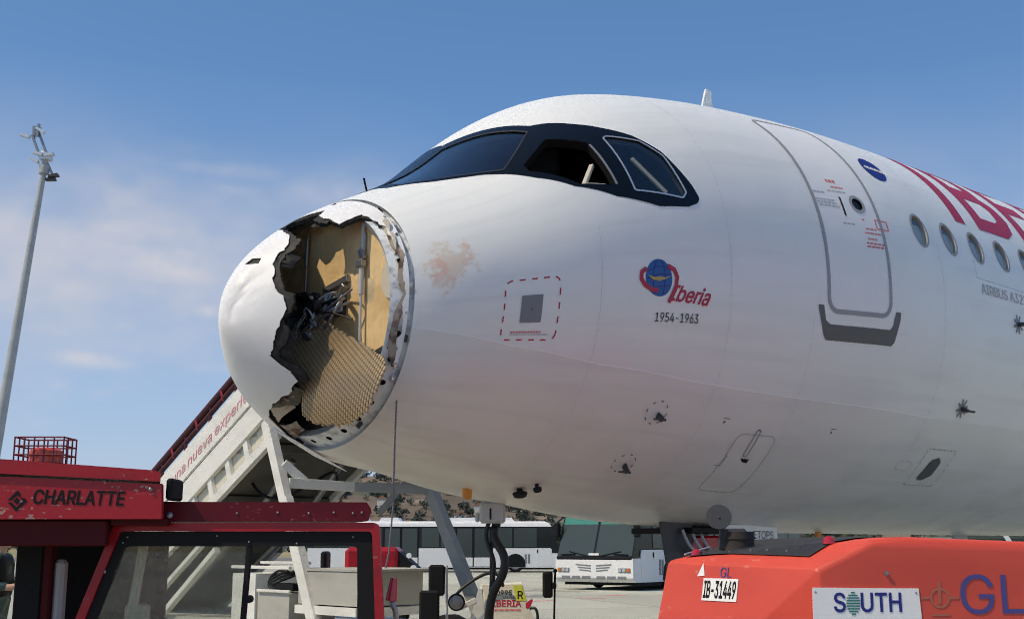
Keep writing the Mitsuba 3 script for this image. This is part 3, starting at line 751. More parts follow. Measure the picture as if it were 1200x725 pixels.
def wheel(parent, c, axis, R, w, tyre='m_rubber', rim='m_palegrey', name='wheel'):
    c, ax = np.asarray(c, float), np.asarray(axis, float) / np.linalg.norm(axis)
    prof = [(R * .62, -w / 2 * .8), (R * .8, -w / 2), (R * .95, -w / 2 * .8), (R, -w / 2 * .45), (R, w / 2 * .45), (R * .95, w / 2 * .8), (R * .8, w / 2), (R * .62, w / 2 * .8)]
    _, a, b = frame_of(ax); n = 36; ang = np.arange(n) * 2 * np.pi / n
    def lathe(pr):
        V = np.array([[c + ax * h + r * (math.cos(t) * a + math.sin(t) * b) for r, h in pr] for t in ang]); m = len(pr)
        F = [(i * m + j, ((i + 1) % n) * m + j, ((i + 1) % n) * m + j + 1) for i in range(n) for j in range(m - 1)] + [(i * m + j, ((i + 1) % n) * m + j + 1, i * m + j + 1) for i in range(n) for j in range(m - 1)]
        return trimesh.Trimesh(V.reshape(-1, 3), F, process=False)
    k = numbered(parent + '__' + name)
    scene[k + '__tyre'] = mikit.ply(lathe(prof), tyre, smooth=35)
    scene[k + '__rim'] = mikit.ply(lathe([(R * .02, w * .25), (R * .2, w * .25), (R * .25, w * .12), (R * .5, w * .15), (R * .63, w * .38), (R * .63, -w * .38), (R * .5, -w * .15), (R * .25, -w * .12), (R * .02, -w * .25)]), rim, smooth=30)


part(jet, 'nose_gear_strut', cat(cyl(AC((5.07, 0, gz + .3)), AC((5.12, 0, .36)), .085), cyl(AC((5.1, -.3, .38)), AC((5.1, .3, .38)), .05), bar(AC((4.55, 0, gz + .1)), AC((5.05, 0, gz - .75)), .12, .09), bar(AC((4.6, .22, gz + .1)), AC((4.98, .10, gz - .55)), .05, .05)), 'm_palegrey')
for s in (-.24, .24):
    wheel(jet, AC((5.1, s, .38)), PORT, .38, .22, name='nose_wheel')
gd = numbered(jet + '__nose_gear_door')
dp = Polygon([(4.95, .02), (5.72, .02), (5.74, -.42), (5.6, -.56), (5.05, -.56)])
scene[gd] = mikit.ply(acm(put(ext(dp, .03), (0, .42, gz + .03), (1, 0, 0), (0, 0, 1))), 'm_white_plain')
labels[gd] = {'label': 'white nose gear door with lettering'}
part(jet, 'door_lettering', lettering('ETOPS', .072, AC((5.36, .4215, gz - .075)), AFT, (0, 0, 1), width=.30), 'm_dark_print')
part(jet, 'nose_gear_door', acm(put(ext(Polygon([(4.20, .05), (4.62, .05), (4.62, -.42), (4.30, -.42)]), .03), (0, .30, gz + .03), (1, 0, 0), (0, 0, 1))), 'm_darkmetal')
part(jet, 'gear_bay', acm(bbox(4.5, 5.75, -.34, .40, gz - .03, gz + .02, .005)), 'm_black')
part(jet, 'gear_hose', cat(*[tube(curve([AC((4.45 + .12 * k, .33, gz)), AC((4.5 + .12 * k, .38, gz - .15)), AC((4.62 + .1 * k, .34, gz - .22)), AC((4.8, .2, gz - .4))]), .014) for k in range(3)]), 'm_palegrey')
part(jet, 'steering_box', acm(bbox(4.72, 4.98, .1, .36, gz - .30, gz - .05, .02)), 'm_redlamp')

# radome: a bowl in polar sheet coordinates r = sqrt(x / XJ)
def pol(x, ph):
    r = math.sqrt(x / XJ); return (r * math.cos(math.radians(ph)), r * math.sin(math.radians(ph)))


edge = [(.607, 72.9), (.669, 76), (.64, 92), (.60, 104), (.50, 98), (.44, 88), (.382, 70), (.329, 58.3), (.294, 54.2), (.266, 55.9), (.239, 52.1), (.211, 46.9), (.218, 39.5), (.207, 33.5), (.195, 29.7), (.201, 22.5), (.207, 13), (.229, 7.6), (.241, .7), (.246, -3.2), (.231, -6.4), (.225, -15.5), (.217, -25.4), (.217, -35.5), (.22, -46.1), (.22, -47.4), (.28, -50.2), (.334, -51), (.391, -54.9), (.40, -67.3), (.42, -90), (.50, -101.8), (.66, -103), (.80, -104),
        (1.2, -104), (1.2, -80), (1.2, -55), (1.1, -33), (.832, -30), (.822, -15.9), (.826, -1.1), (.828, 17.4), (.820, 24.8), (.79, 36.9), (.762, 44.8), (.742, 52.7), (.647, 52.4), (.602, 51.9), (.593, 54.9), (.591, 60.8), (.579, 65.5)]
rgn = np.random.default_rng(8)
HOLE = Polygon([pol(*e) for e in edge]).buffer(0)
# jagged: small random teeth along the torn edge
co = np.asarray(shapely.segmentize(HOLE, .022).exterior.coords)[:-1]
HOLE = Polygon(co + rgn.normal(0, .0018, co.shape) + .016 * (np.c_[meshkit.noise(np.c_[co * 16, 0 * co[:, :1]], 3), meshkit.noise(np.c_[co * 16, 0 * co[:, :1]], 5)] - .5)).buffer(0)
DISC = Point(0, 0).buffer(.982, quad_segs=60)


def radome_mesh(poly, off, dent=0.0, g=.025):
    gr = np.arange(-1.0 - g / 2, 1.0 + g, g); A, F = clipgrid(poly, gr, gr)
    r = np.hypot(A[:, 0], A[:, 1]); ph = np.arctan2(A[:, 1], A[:, 0]); x = np.maximum(XJ * r * r, 1e-5)
    P = SN(np.maximum(x, 4e-4), ph, off)
    if dent:
        n = SN(np.maximum(x, 4e-4), ph, 1.0) - SN(np.maximum(x, 4e-4), ph, 0.0)
        q = np.exp(-((A[:, 0] - .18) ** 2 + (A[:, 1] - .12) ** 2) / .03) * .030 + np.exp(-((A[:, 0] - .28) ** 2 + (A[:, 1] - .30) ** 2) / .012) * .018 + np.exp(-((A[:, 0] - .16) ** 2 / .0012 + (A[:, 1] + .02) ** 2 / .006)) * .012
        P = P - n * (q * dent * (0.55 + .9 * meshkit.fbm(np.c_[A * 9, 0 * r], 3, 5)))[:, None]
    return trimesh.Trimesh(AC(P), F, process=False), A, F, P


def walls(P, Q, F):
    """strip joining two copies of one sheet along its border"""
    e = np.vstack([F[:, [0, 1]], F[:, [1, 2]], F[:, [2, 0]]]); k = {}
    s = {tuple(x) for x in e.tolist()}
    b = [(i, j) for i, j in s if (j, i) not in s]
    n = len(P); return trimesh.Trimesh(AC(np.vstack([P, Q])), [(i, n + i, n + j) for i, j in b] + [(i, n + j, j) for i, j in b], process=False)


SLIT = Polygon([pol(.150, 86), pol(.150, 76), pol(.175, 62), pol(.200, 66), pol(.185, 80)])
shell = DISC.difference(HOLE).difference(SLIT)
om, A, F, Po = radome_mesh(shell, 0.0, 1.0)
rad = part(jet, 'radome', om, 'm_radome', True, 'white radome with a ragged hole')
_, _, _, Pi = radome_mesh(shell, -.006, 1.0)
scene[rad + '__torn_edge'] = mikit.ply(walls(Po, Pi, F), 'm_cream')
BAND = HOLE.boundary.buffer(.042).intersection(Polygon([(-1, -.55), (.52, -.55), (.52, -.1), (.60, .2), (.45, .58), (-1, .66)])).union(HOLE.boundary.buffer(.022).intersection(Polygon([(.45, .58), (-1, .62), (-1, 1.2), (.25, 1.2)])))
LIN = HOLE.union(HOLE.buffer(.02).intersection(sbox(.45, -1.2, 1.3, .62))).difference(BAND)
LIN = max(getattr(LIN, 'geoms', [LIN]), key=lambda g: g.area)
co = np.asarray(shapely.segmentize(LIN, .02).exterior.coords)[:-1]
wob = np.c_[meshkit.fbm(np.c_[co * 9, 0 * co[:, :1]], 3, 3), meshkit.fbm(np.c_[co * 9, 0 * co[:, :1]], 3, 4)] - .5
LIN = Polygon(co + wob * .075 + rgn.normal(0, .0012, co.shape)).buffer(0)
LIN = max(getattr(LIN, 'geoms', [LIN]), key=lambda g: g.area)
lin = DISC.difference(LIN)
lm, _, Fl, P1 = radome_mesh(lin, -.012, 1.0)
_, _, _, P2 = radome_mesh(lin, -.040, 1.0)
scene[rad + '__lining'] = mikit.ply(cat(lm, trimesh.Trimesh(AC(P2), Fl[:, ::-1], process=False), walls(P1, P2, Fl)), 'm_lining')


def flap(pts, off0, off1, m, name, n=8):
    """a torn strip: the quad pts (polar sheet, 4 corners) bent from off0 to off1 across"""
    a, b, c, d_ = [np.array(p) for p in pts]; V = []; F = []
    for i in range(n + 1):
        for j in range(4):
            s, t = i / n, j / 3; q = (a * (1 - s) + b * s) * (1 - t) + (d_ * (1 - s) + c * s) * t
            q = q + rgn.normal(0, .006, 2); r = np.hypot(*q); V.append(SN(max(XJ * r * r, 1e-3), math.atan2(q[1], q[0]), off0 + (off1 - off0) * t ** 1.5))
    for i in range(n):
        for j in range(3):
            k = i * 4 + j; F += [(k, k + 4, k + 5), (k, k + 5, k + 1)]
    V = np.array(V); W = V + np.array([0.004, -.008, .004])
    F = np.array(F); m_ = cat(trimesh.Trimesh(AC(V), F, process=False), trimesh.Trimesh(AC(W), F[:, ::-1], process=False), walls(V, W, F))
    scene[numbered(rad + '__' + name)] = mikit.ply(m_, m)


flap([pol(.43, -93), pol(.56, -99), pol(.52, -84), pol(.44, -80)], -.012, -.09, 'm_cream', 'torn_flap')
flap([pol(.60, -100), pol(.76, -102), pol(.70, -92), pol(.60, -90)], -.012, -.06, 'm_fibre', 'torn_flap')
flap([pol(.40, -66), pol(.42, -82), pol(.49, -80), pol(.47, -68)], -.012, -.11, 'm_fibre', 'torn_flap')
flap([pol(.40, -60), pol(.42, -90), pol(.5, -78), pol(.46, -62)], -.012, -.07, 'm_underside', 'torn_flap')
flap([pol(.615, 72), pol(.60, 62), pol(.54, 62), pol(.54, 74)], -.012, -.05, 'm_lining', 'torn_flap')
flap([pol(.30, 54), pol(.21, 46), pol(.26, 36), pol(.33, 44)], -.012, -.06, 'm_lining', 'torn_flap')
flap([pol(.22, -20), pol(.22, -46), pol(.31, -42), pol(.30, -22)], -.012, -.05, 'm_lining', 'torn_flap')
tear = shapely.segmentize(LineString([pol(.832, -30), pol(.826, -1), pol(.828, 17), pol(.80, 32)]), .02)
tc = np.asarray(tear.coords); tw = .008 + .014 * meshkit.fbm(np.c_[tc * 17, 0 * tc[:, :1]], 3, 6)
TEAR = Polygon(np.vstack([tc * (1 + .012), (tc * (1 - tw[:, None]))[::-1]])).buffer(0)
tm, _, Ft, T1 = radome_mesh(TEAR, -.010, 0.0); _, _, _, T2 = radome_mesh(TEAR, -.022, 0.0)
scene[rad + '__torn_fibre'] = mikit.ply(cat(tm, trimesh.Trimesh(AC(T2), Ft[:, ::-1], process=False), walls(T1, T2, Ft)), 'm_fibre')
# a sliver of the radome hanging under the joint
V = np.array([S(.62, math.radians(-112)), S(.95, math.radians(-103)), S(1.12, math.radians(-97)), S(.72, math.radians(-98))]) + np.array([0, 0, -.012])
V[2] += [.02, .06, -.05]
Wv = V + [0, 0, -.006]
part(jet, 'torn_sliver', cat(trimesh.Trimesh(AC(V), [(0, 1, 2), (0, 2, 3)], process=False), trimesh.Trimesh(AC(Wv), [(0, 2, 1), (0, 3, 2)], process=False), walls(V, Wv, np.array([(0, 1, 2), (0, 2, 3)]))), 'm_white_plain')

# frame ring at the joint, with bolt holes
ringp = sbox(.735, -math.pi * RV, XJ + .03, math.pi * RV)
bolts = [Point(.80, t * RV).buffer(.024) for t in np.linspace(-math.pi, math.pi, 34)[1:-1]]
bolts = [affinity.scale(b, .9, 1.9) for b in bolts]
A, F = clipgrid(ringp.difference(shapely.union_all(bolts)), np.linspace(.735, XJ + .03, 7), np.linspace(-math.pi, math.pi, 121) * RV)
ring = part(jet, 'nose_frame', trimesh.Trimesh(AC(SN(A[:, 0], A[:, 1] / RV, -.034)), F, process=False), 'm_ring', True)
A, F = clipgrid(ringp, np.linspace(.735, XJ + .03, 3), np.linspace(-math.pi, math.pi, 121) * RV)
scene[ring + '__backing'] = mikit.ply(trimesh.Trimesh(AC(SN(A[:, 0], A[:, 1] / RV, -.075)), F, process=False), 'm_darkmetal', smooth=True)
p = np.linspace(-math.pi, math.pi, 121); a0 = SN(np.full(121, .735), p, -.034); b0 = SN(np.full(121, .735), p, -.085); c0 = SN(np.full(121, .90), p, -.085)
i = np.arange(120); lipm = trimesh.Trimesh(AC(np.vstack([a0, b0, c0])), np.vstack([np.c_[i, i + 121, i + 122], np.c_[i, i + 122, i + 1], np.c_[121 + i, 242 + i, 243 + i], np.c_[121 + i, 243 + i, 122 + i]]), process=False)
scene[ring + '__lip'] = mikit.ply(lipm, 'm_silver', smooth=40)
a0 = SN(np.full(121, XJ), p, 0.0); b0 = SN(np.full(121, XJ + .006), p, -.05)
scene[ring + '__joint'] = mikit.ply(trimesh.Trimesh(AC(np.vstack([a0, b0])), np.vstack([np.c_[i, i + 121, i + 122], np.c_[i, i + 122, i + 1]]), process=False), 'm_seal', smooth=True)
for k, t in enumerate(np.radians([-62, -35, -28, -18, -8, 2, 30, 36, 44, 52])):
    q = SN(.83 + .02 * (k % 2), t, -.03); n = SN(.83, t, 1) - SN(.83, t, 0)
    scene[numbered(ring + '__bracket')] = mikit.ply(cat(bar(AC(q), AC(q + n * .025), .05, .03, up=AFT), cyl(AC(q + n * .02), AC(q + n * .04), .009)), 'm_palegrey' if k % 3 else 'm_darkmetal')

# pressure bulkhead with its fittings
nb = 96; pb = np.linspace(0, 2 * math.pi, nb, endpoint=False); cb = S(np.full(nb, .812), pb); ctr = cb.mean(0)
bl = part(jet, 'bulkhead', trimesh.Trimesh(AC(np.vstack([ctr + (cb - ctr) * .945, ctr])), [(nb, (i + 1) % nb, i) for i in range(nb)], process=False), 'm_bulkhead')


def Z(x, y, z):
    return AC((x, y, Z0 + z))


scene[bl + '__strut'] = mikit.ply(cat(cyl(Z(.79, .557, .0), Z(.78, .56, -.30), .012), cyl(Z(.78, .56, -.30), Z(.775, .565, -.55), .019), cyl(Z(.775, .565, -.55), Z(.77, .57, -.95), .010)), 'm_palegrey', smooth=40)
scene[bl + '__clevis'] = mikit.ply(cat(bar(Z(.80, .556, -.10), Z(.79, .556, -.34), .034, .03), bar(Z(.77, .53, -.33), Z(.77, .60, -.33), .045, .05), bar(Z(.78, .54, -.22), Z(.78, .58, -.30), .03, .05)), 'm_steel')
scene[bl + '__strut_001'] = mikit.ply(cat(cyl(Z(.79, -.16, .14), Z(.77, -.17, -.52), .009), cyl(Z(.78, -.163, -.02), Z(.775, -.167, -.22), .015)), 'm_steel', smooth=40)
scene[bl + '__bracket'] = mikit.ply(cat(bar(Z(.80, .07, -.45), Z(.80, .38, -.40), .05, .05), bar(Z(.80, .09, -.45), Z(.80, .10, -.74), .04, .04), bar(Z(.78, .36, -.45), Z(.78, .15, -.70), .05, .04)), 'm_steel')
scene[bl + '__box'] = mikit.ply(acm(bbox(.78, .85, .12, .33, Z0 - .66, Z0 - .49, .01)), 'm_darkmetal')
scene[bl + '__plate'] = mikit.ply(acm(bbox(.762, .778, .20, .34, Z0 - .64, Z0 - .52, .004)), 'm_palegrey')
scene[bl + '__rail'] = mikit.ply(cat(bar(Z(.80, .62, -1.02), Z(.80, .92, -.95), .05, .04), bar(Z(.80, -.5, .12), Z(.80, .2, .17), .05, .05)), 'm_darkmetal')
for k in range(7):
    y = rgn.uniform(-.55, .35)
    scene[numbered(bl + '__cable')] = mikit.ply(tube(curve([Z(.80, y, -.55), Z(.70, y + rgn.uniform(-.15, .15), -.60 + rgn.uniform(-.05, .08)), Z(.62, y + rgn.uniform(-.25, .25), -.70), Z(.70, y + rgn.uniform(-.3, .3), -.95)]), .012, 8), ('m_cable', 'm_steel', 'm_palegrey', 'm_black')[k % 4], smooth=True)
scene[bl + '__junk'] = mikit.ply(cat(*[acm(bbox(x, x + rgn.uniform(.06, .14), y, y + rgn.uniform(.08, .18), Z0 + z, Z0 + z + rgn.uniform(.05, .12), .01)) for x, y, z in ((.66, -.30, -.62), (.58, -.22, -.72), (.62, -.42, -.70), (.66, -.10, -.66), (.60, -.48, -.85), (.66, .05, -.70), (.58, -.36, -.95))]), 'm_darkmetal')
def crumple(c, r, sd):
    m = trimesh.creation.icosphere(2, r); v = m.vertices
    m.vertices = v * (0.45 + 1.1 * meshkit.noise(v / r * 1.7 + sd, sd))[:, None] * [.5, 1.1, .8] + np.array(c); return acm(m)


for mm_, n_ in (('m_lining', 15), ('m_palegrey', 5), ('m_steel', 6)):
    scene[numbered(bl + '__crumpled_piece')] = mikit.ply(cat(*[crumple((rgn.uniform(.56, .74), rgn.uniform(-.48, .22), Z0 + rgn.uniform(-.88, -.50)), rgn.uniform(.03, .085) * (1 if mm_ == 'm_lining' else .6), k + n_) for k in range(n_)]), mm_)
for k in range(9):
    y = rgn.uniform(-.4, .4)
    scene[numbered(bl + '__cable')] = mikit.ply(tube(curve([Z(.78, y, rgn.uniform(-.62, -.45)), Z(.66, y + rgn.uniform(-.2, .2), rgn.uniform(-.7, -.5)), Z(.60, y + rgn.uniform(-.3, .3), rgn.uniform(-.8, -.6)), Z(.66, y + rgn.uniform(-.3, .3), rgn.uniform(-.95, -.7))]), rgn.uniform(.004, .009), 6), ('m_cable', 'm_palegrey', 'm_wire')[k % 3], smooth=True)
labels[bl + '__junk'] = {'label': 'broken black antenna drive'}
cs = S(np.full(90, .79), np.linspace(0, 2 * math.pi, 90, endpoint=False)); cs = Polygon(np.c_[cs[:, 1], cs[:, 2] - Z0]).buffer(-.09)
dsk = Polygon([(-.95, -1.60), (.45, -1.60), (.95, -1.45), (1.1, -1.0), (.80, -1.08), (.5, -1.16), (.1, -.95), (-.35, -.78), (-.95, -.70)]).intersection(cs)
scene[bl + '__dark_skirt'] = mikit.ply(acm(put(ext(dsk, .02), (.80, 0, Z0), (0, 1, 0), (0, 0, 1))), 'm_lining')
# thin cream patches on the right of the bulkhead
for y, z, r in ((.86, -.26, .10), (.88, -.48, .13), (.80, -.13, .08)):
    scene[numbered(bl + '__patch')] = mikit.ply(put(ext(affinity.scale(Point(0, 0).buffer(r, quad_segs=5), .8, 1.1), .006), Z(.806, y, z), -PORT * -1, (0, 0, 1)), 'm_cream')

# broken radar antenna: a slotted plate of sticks, leaning in the lower half of the nose
pl = np.array([[.67, .081, -.661], [.672, .331, -.727], [.643, .711, -.913], [.63, .904, -1.003], [.618, 1.03, -1.071], [.593, 1.06, -1.154], [.536, 1.02, -1.30], [.485, .96, -1.41], [.431, .736, -1.484], [.415, .477, -1.451], [.418, .329, -1.401], [.475, .35, -1.257], [.524, .086, -1.051], [.55, -.173, -.907], [.611, -.074, -.774]])
O = np.array([.55, .5, -1.1]); nn = np.array([-.93, .1, .35]); nn /= np.linalg.norm(nn); ua = np.cross([0, 0, 1.0], nn); ua /= np.linalg.norm(ua); ua = -ua if ua[1] < 0 else ua
va = np.cross(nn, ua); va = -va if va[2] < 0 else va
ca, sa = math.cos(.22), math.sin(.22); ua, va = ua * ca + va * sa * 0 - va * sa, ua * sa + va * ca
loc = np.c_[(pl - O) @ ua, (pl - O) @ va]; AP = Polygon(loc).buffer(0)
AP = affinity.translate(affinity.scale(AP, 1.16, .98), -.04, .005)
sticks, uvs = [], []
x0, y0, x1, y1 = AP.bounds; W = .024
for i, xs in enumerate(np.arange(x0, x1, W)):
    g = AP.intersection(sbox(xs + .001, y0 - 1, xs + W - .001, y1 + 1))
    for h in getattr(g, 'geoms', [g]):
        if h.geom_type != 'Polygon' or h.area < 1e-5:
            continue
        _, b0_, _, b1_ = h.bounds; b0_ += rgn.uniform(-.008, .014); b1_ += rgn.uniform(-.016, .01)
        if b1_ - b0_ < .02:
            continue
        nseg = max(2, int((b1_ - b0_) / .05)); ys = np.linspace(b0_, b1_, nseg + 1)
        prof = [(0, 0), (.003, .013), (W - .007, .013), (W - .003, 0)]
        V = []
        for yy in ys:
            for px, pz in prof:
                a, b = xs + px, yy
                bend = .16 * (a * .8) ** 2 + 1.0 * max(0, -b + .02) ** 2 + .012 * meshkit.noise(np.array([a * 4, b * 4, 0.3]))
                V.append(O + ua * a + va * b + nn * (pz - bend + .03)); uvs.append((a, b))
        V = np.array(V); Fq = [(k * 4 + j, k * 4 + j + 1, k * 4 + 4 + j + 1) for k in range(nseg) for j in range(3)] + [(k * 4 + j, k * 4 + j + 5, k * 4 + 4 + j) for k in range(nseg) for j in range(3)]
        V[:, 2] += Z0
        sticks.append(trimesh.Trimesh(AC(V), Fq, process=False))
part(jet, 'radar_antenna', cat(*sticks), 'm_antenna', False, 'gold slotted radar plate, broken', uv=np.array(uvs))

# ------------------------------------------------------------------ red baggage tractor, left foreground
tr = thing('baggage_tractor', 'scratched red baggage tractor with cab, its name lettered on the roof', 'tractor')
def lean(m):
    m.vertices[:, 0] -= .30 * np.maximum(m.vertices[:, 1] - 5.03, 0); return m


roof = part(tr, 'roof', lean(xz(rounded(Polygon([(-3.3, 1.900), (-2.1, 1.899), (-1.432, 1.866), (-1.436, 1.904), (-1.47, 1.912), (-2.1, 1.958), (-2.6, 1.975), (-3.3, 1.975)]), .008), 4.985, 6.3)), 'm_red_tractor', 30)
scene[roof + '__fascia'] = mikit.ply(cat(xz(rounded(Polygon([(-3.3, 1.715), (-1.425, 1.716), (-1.432, 1.856), (-2.1, 1.888), (-3.3, 1.888)]), .006), 5.0, 5.03), lean(xz(Polygon([(-1.455, 1.72), (-1.430, 1.72), (-1.437, 1.86), (-1.46, 1.86)]), 5.032, 6.28))), 'm_red_tractor', smooth=25)
scene[roof + '__ceiling'] = mikit.ply(lean(bbox(-3.3, -1.46, 5.04, 6.28, 1.735, 1.76)), 'm_interior')
scene[roof + '__lintel'] = mikit.ply(cat(bbox(-3.3, -1.66, 5.04, 5.09, 1.608, 1.712), bbox(-1.655, -1.42, 5.06, 5.13, 1.69, 1.722))  , 'm_red_inner')
scene[roof + '__end_cap'] = mikit.ply(bbox(-1.424, -1.395, 5.03, 5.20, 1.792, 1.882, .012), 'm_rubber')
part(tr, 'rivet', cat(trimesh.creation.icosphere(2, .010).apply_translation((-1.475, 4.998, 1.835)), trimesh.creation.icosphere(2, .013).apply_translation((-1.408, 5.06, 1.732))), 'm_steel', True)
part(tr, 'name_lettering', lettering('CHARLATTE', .055, (-1.955, 4.9985, 1.778), (1, 0, -.02), (0, 0, 1), shear=.12, width=.372, bold=True, depth=.0015), 'm_black')
dm = Polygon([(0, -.042), (.042, 0), (0, .042), (-.042, 0)]); dm2 = Polygon([(0, -.026), (.026, 0), (0, .026), (-.026, 0)]); dm3 = Polygon([(0, -.014), (.014, 0), (0, .014), (-.014, 0)])
dm = dm.difference(dm2).difference(sbox(-.05, -.006, -.02, .004)).difference(sbox(.012, .012, .03, .03)).union(dm3)
part(tr, 'maker_logo', put(ext(dm, .0015), (-2.018, 4.9985, 1.788), (1, 0, 0), (0, 0, 1)), 'm_black')
# beacon in its cage
cg = []
for i in range(2):
    for z in (1.985, 2.022, 2.058):
        y = (5.12, 5.27)[i]; cg.append(cyl((-2.095, y, z), (-1.888, y, z), .0035, 8))
for x in (-2.095, -1.888):
    for z in (1.985, 2.022, 2.058):
        cg.append(cyl((x, 5.12, z), (x, 5.27, z), .0035, 8))
for x in np.linspace(-2.095, -1.888, 6):
    for y in (5.12, 5.27):
        cg.append(cyl((x, y, 1.94), (x, y, 2.058), .0035, 8))
for y in np.linspace(5.12, 5.27, 4)[1:-1]:
    for x in (-2.095, -1.888):
        cg.append(cyl((x, y, 1.94), (x, y, 2.058), .0035, 8))
part(tr, 'beacon_cage', cat(*cg), 'm_cage', True)
bc = part(tr, 'beacon', cat(cyl((-1.99, 5.20, 1.95), (-1.99, 5.20, 2.005), .068, 24), cyl((-1.99, 5.20, 2.005), (-1.99, 5.20, 2.018), .068, 24, .05)), 'm_beacon', 40)
scene[bc + '__base'] = mikit.ply(cyl((-1.99, 5.20, 1.93), (-1.99, 5.20, 1.955), .075, 24), 'm_rubber')
# side rail over the door, rivets
rail = part(tr, 'roof_rail', lean(xz(rounded(Polygon([(-1.46, 1.708), (-.566, 1.709), (-.556, 1.76), (-.575, 1.788), (-1.46, 1.79)]), .01), 5.14, 6.24)), 'm_red_rail_shaded', 30)
scene[rail + '__rivet'] = mikit.ply(cat(*[trimesh.creation.icosphere(1, .0055).apply_translation((x, 5.139, 1.742 + .003 * (k % 2))) for k, x in enumerate((-1.15, -.98, -.85, -.745, -.665, -.628))]), 'm_steel', smooth=True)
# door: frame, gasket, sliding panes
fo = rounded(Polygon([(-1.93, .95), (-1.800, 1.317), (-1.668, 1.688), (-1.650, 1.702), (-.575, 1.704), (-.556, 1.69), (-.530, 1.317), (-.522, .95)]), .02)
fi = rounded(Polygon([(-1.885, .98), (-1.762, 1.317), (-1.638, 1.668), (-.585, 1.668), (-.566, 1.317), (-.560, .98)]), .02)
gi = rounded(Polygon([(-1.80, 1.02), (-1.722, 1.317), (-1.622, 1.607), (-.648, 1.607), (-.640, 1.317), (-.636, 1.02)]), .015)
dr_ = part(tr, 'door', xz(fo.difference(fi), 5.15, 5.19), 'm_red_tractor', 30, 'red door with sliding windows')
scene[dr_ + '__gasket'] = mikit.ply(xz(fi.buffer(-.001).difference(gi), 5.165, 5.195), 'm_rubber', smooth=30)
scene[dr_ + '__lower_panel'] = mikit.ply(xz(Polygon([(-1.93, .40), (-.522, .40), (-.522, .948), (-1.93, .948)]), 5.15, 5.19), 'm_red_tractor')
scene[dr_ + '__pane'] = mikit.ply(put(ext(Polygon([(-1.79, 1.02), (-1.722, 1.317), (-1.622, 1.607), (-1.10, 1.607), (-1.13, 1.02)]), .004), (0, 5.186, 0), (1, 0, 0), (0, 0, 1)), 'm_dusty_glass')
labels[dr_ + '__pane'] = {'label': 'dusty left sliding pane'}
scene[dr_ + '__pane_bar'] = mikit.ply(bar((-1.100, 5.178, 1.61), (-1.128, 5.178, 1.02), .024, .02, up=(0, 1, 0)), 'm_rubber')
scene[dr_ + '__knob'] = mikit.ply(cyl((-1.088, 5.172, 1.393), (-1.088, 5.15, 1.393), .016, 16), 'm_rubber', smooth=30)
scene[dr_ + '__latch'] = mikit.ply(cat(bbox(-1.735, -1.69, 5.155, 5.17, 1.495, 1.512, .004), cyl((-1.71, 5.165, 1.512), (-1.71, 5.165, 1.53), .010)), 'm_steel')
scene[dr_ + '__rivet'] = mikit.ply(cat(*[trimesh.creation.icosphere(1, .005).apply_translation((x, 5.164, z)) for x, z in ((-1.61, 1.645), (-1.628, 1.622), (-1.235, 1.65), (-1.10, 1.625), (-.90, 1.618), (-.665, 1.645))]), 'm_steel', smooth=True)
# cab behind the door, front pillar and dark doorway at the left
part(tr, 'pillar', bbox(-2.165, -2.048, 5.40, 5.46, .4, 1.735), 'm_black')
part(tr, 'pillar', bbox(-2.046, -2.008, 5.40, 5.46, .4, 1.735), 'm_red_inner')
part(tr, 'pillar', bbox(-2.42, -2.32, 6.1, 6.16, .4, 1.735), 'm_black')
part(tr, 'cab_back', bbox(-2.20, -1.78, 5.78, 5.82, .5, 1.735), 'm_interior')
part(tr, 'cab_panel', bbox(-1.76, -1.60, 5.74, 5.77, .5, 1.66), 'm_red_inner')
part(tr, 'seat', cat(bbox(-2.012, -1.965, 5.43, 5.50, .7, 1.55, .02), bbox(-1.95, -1.30, 5.5, 5.75, .60, .75, .04)), 'm_palegrey')
part(tr, 'far_frame', cat(bbox(-3.6, -.95, 6.15, 6.2, .5, 1.12), bbox(-3.6, -2.40, 6.15, 6.2, 1.65, 1.73)), 'm_red_inner')
part(tr, 'dash_lever', cat(bar((-1.66, 5.4, 1.2), (-1.615, 5.42, 1.62), .04, .02), bbox(-1.68, -1.58, 5.4, 5.46, 1.25, 1.36, .01)), 'm_stair_cream')
part(tr, 'body', cat(bbox(-3.3, -1.93, 5.05, 6.25, .35, .95, .03), bbox(-1.92, -.2, 5.22, 6.2, .35, .95, .03), bbox(-.2, .25, 5.25, 6.15, .4, .88, .05)), 'm_red_tractor')
for x, y in ((-2.7, 5.15), (-.35, 5.2), (-2.7, 6.15), (-.35, 6.1)):
    wheel(tr, (x, y, .30), (0, 1, 0), .30, .2)
ml = part(tr, 'marker_lamp', cat(cyl((-.515, 5.3, 1.38), (-.505, 5.3, 1.475), .026, 16, .016)), 'm_redlamp', 40)
scene[ml + '__stalk'] = mikit.ply(tube(curve([(-.51, 5.3, 1.38), (-.50, 5.3, 1.35), (-.49, 5.31, 1.25), (-.49, 5.32, .95), (-.48, 5.34, .7)]), .012), 'm_steel', smooth=True)

# ------------------------------------------------------------------ ground power unit, right foreground
gp_ = thing('ground_power_unit', 'red ground power unit with a sponsor board and registration plate', 'generator')
BEV = .045
base = [(.92, 7.36), (1.575, 6.40), (4.6, 6.55), (4.5, 8.25), (1.25, 8.40)]


def gtop(x):
    return float(np.interp(x, [.9, 1.575, 1.87, 2.05, 2.7, 4.6], [1.53, 1.512, 1.642, 1.655, 1.606, 1.56]))


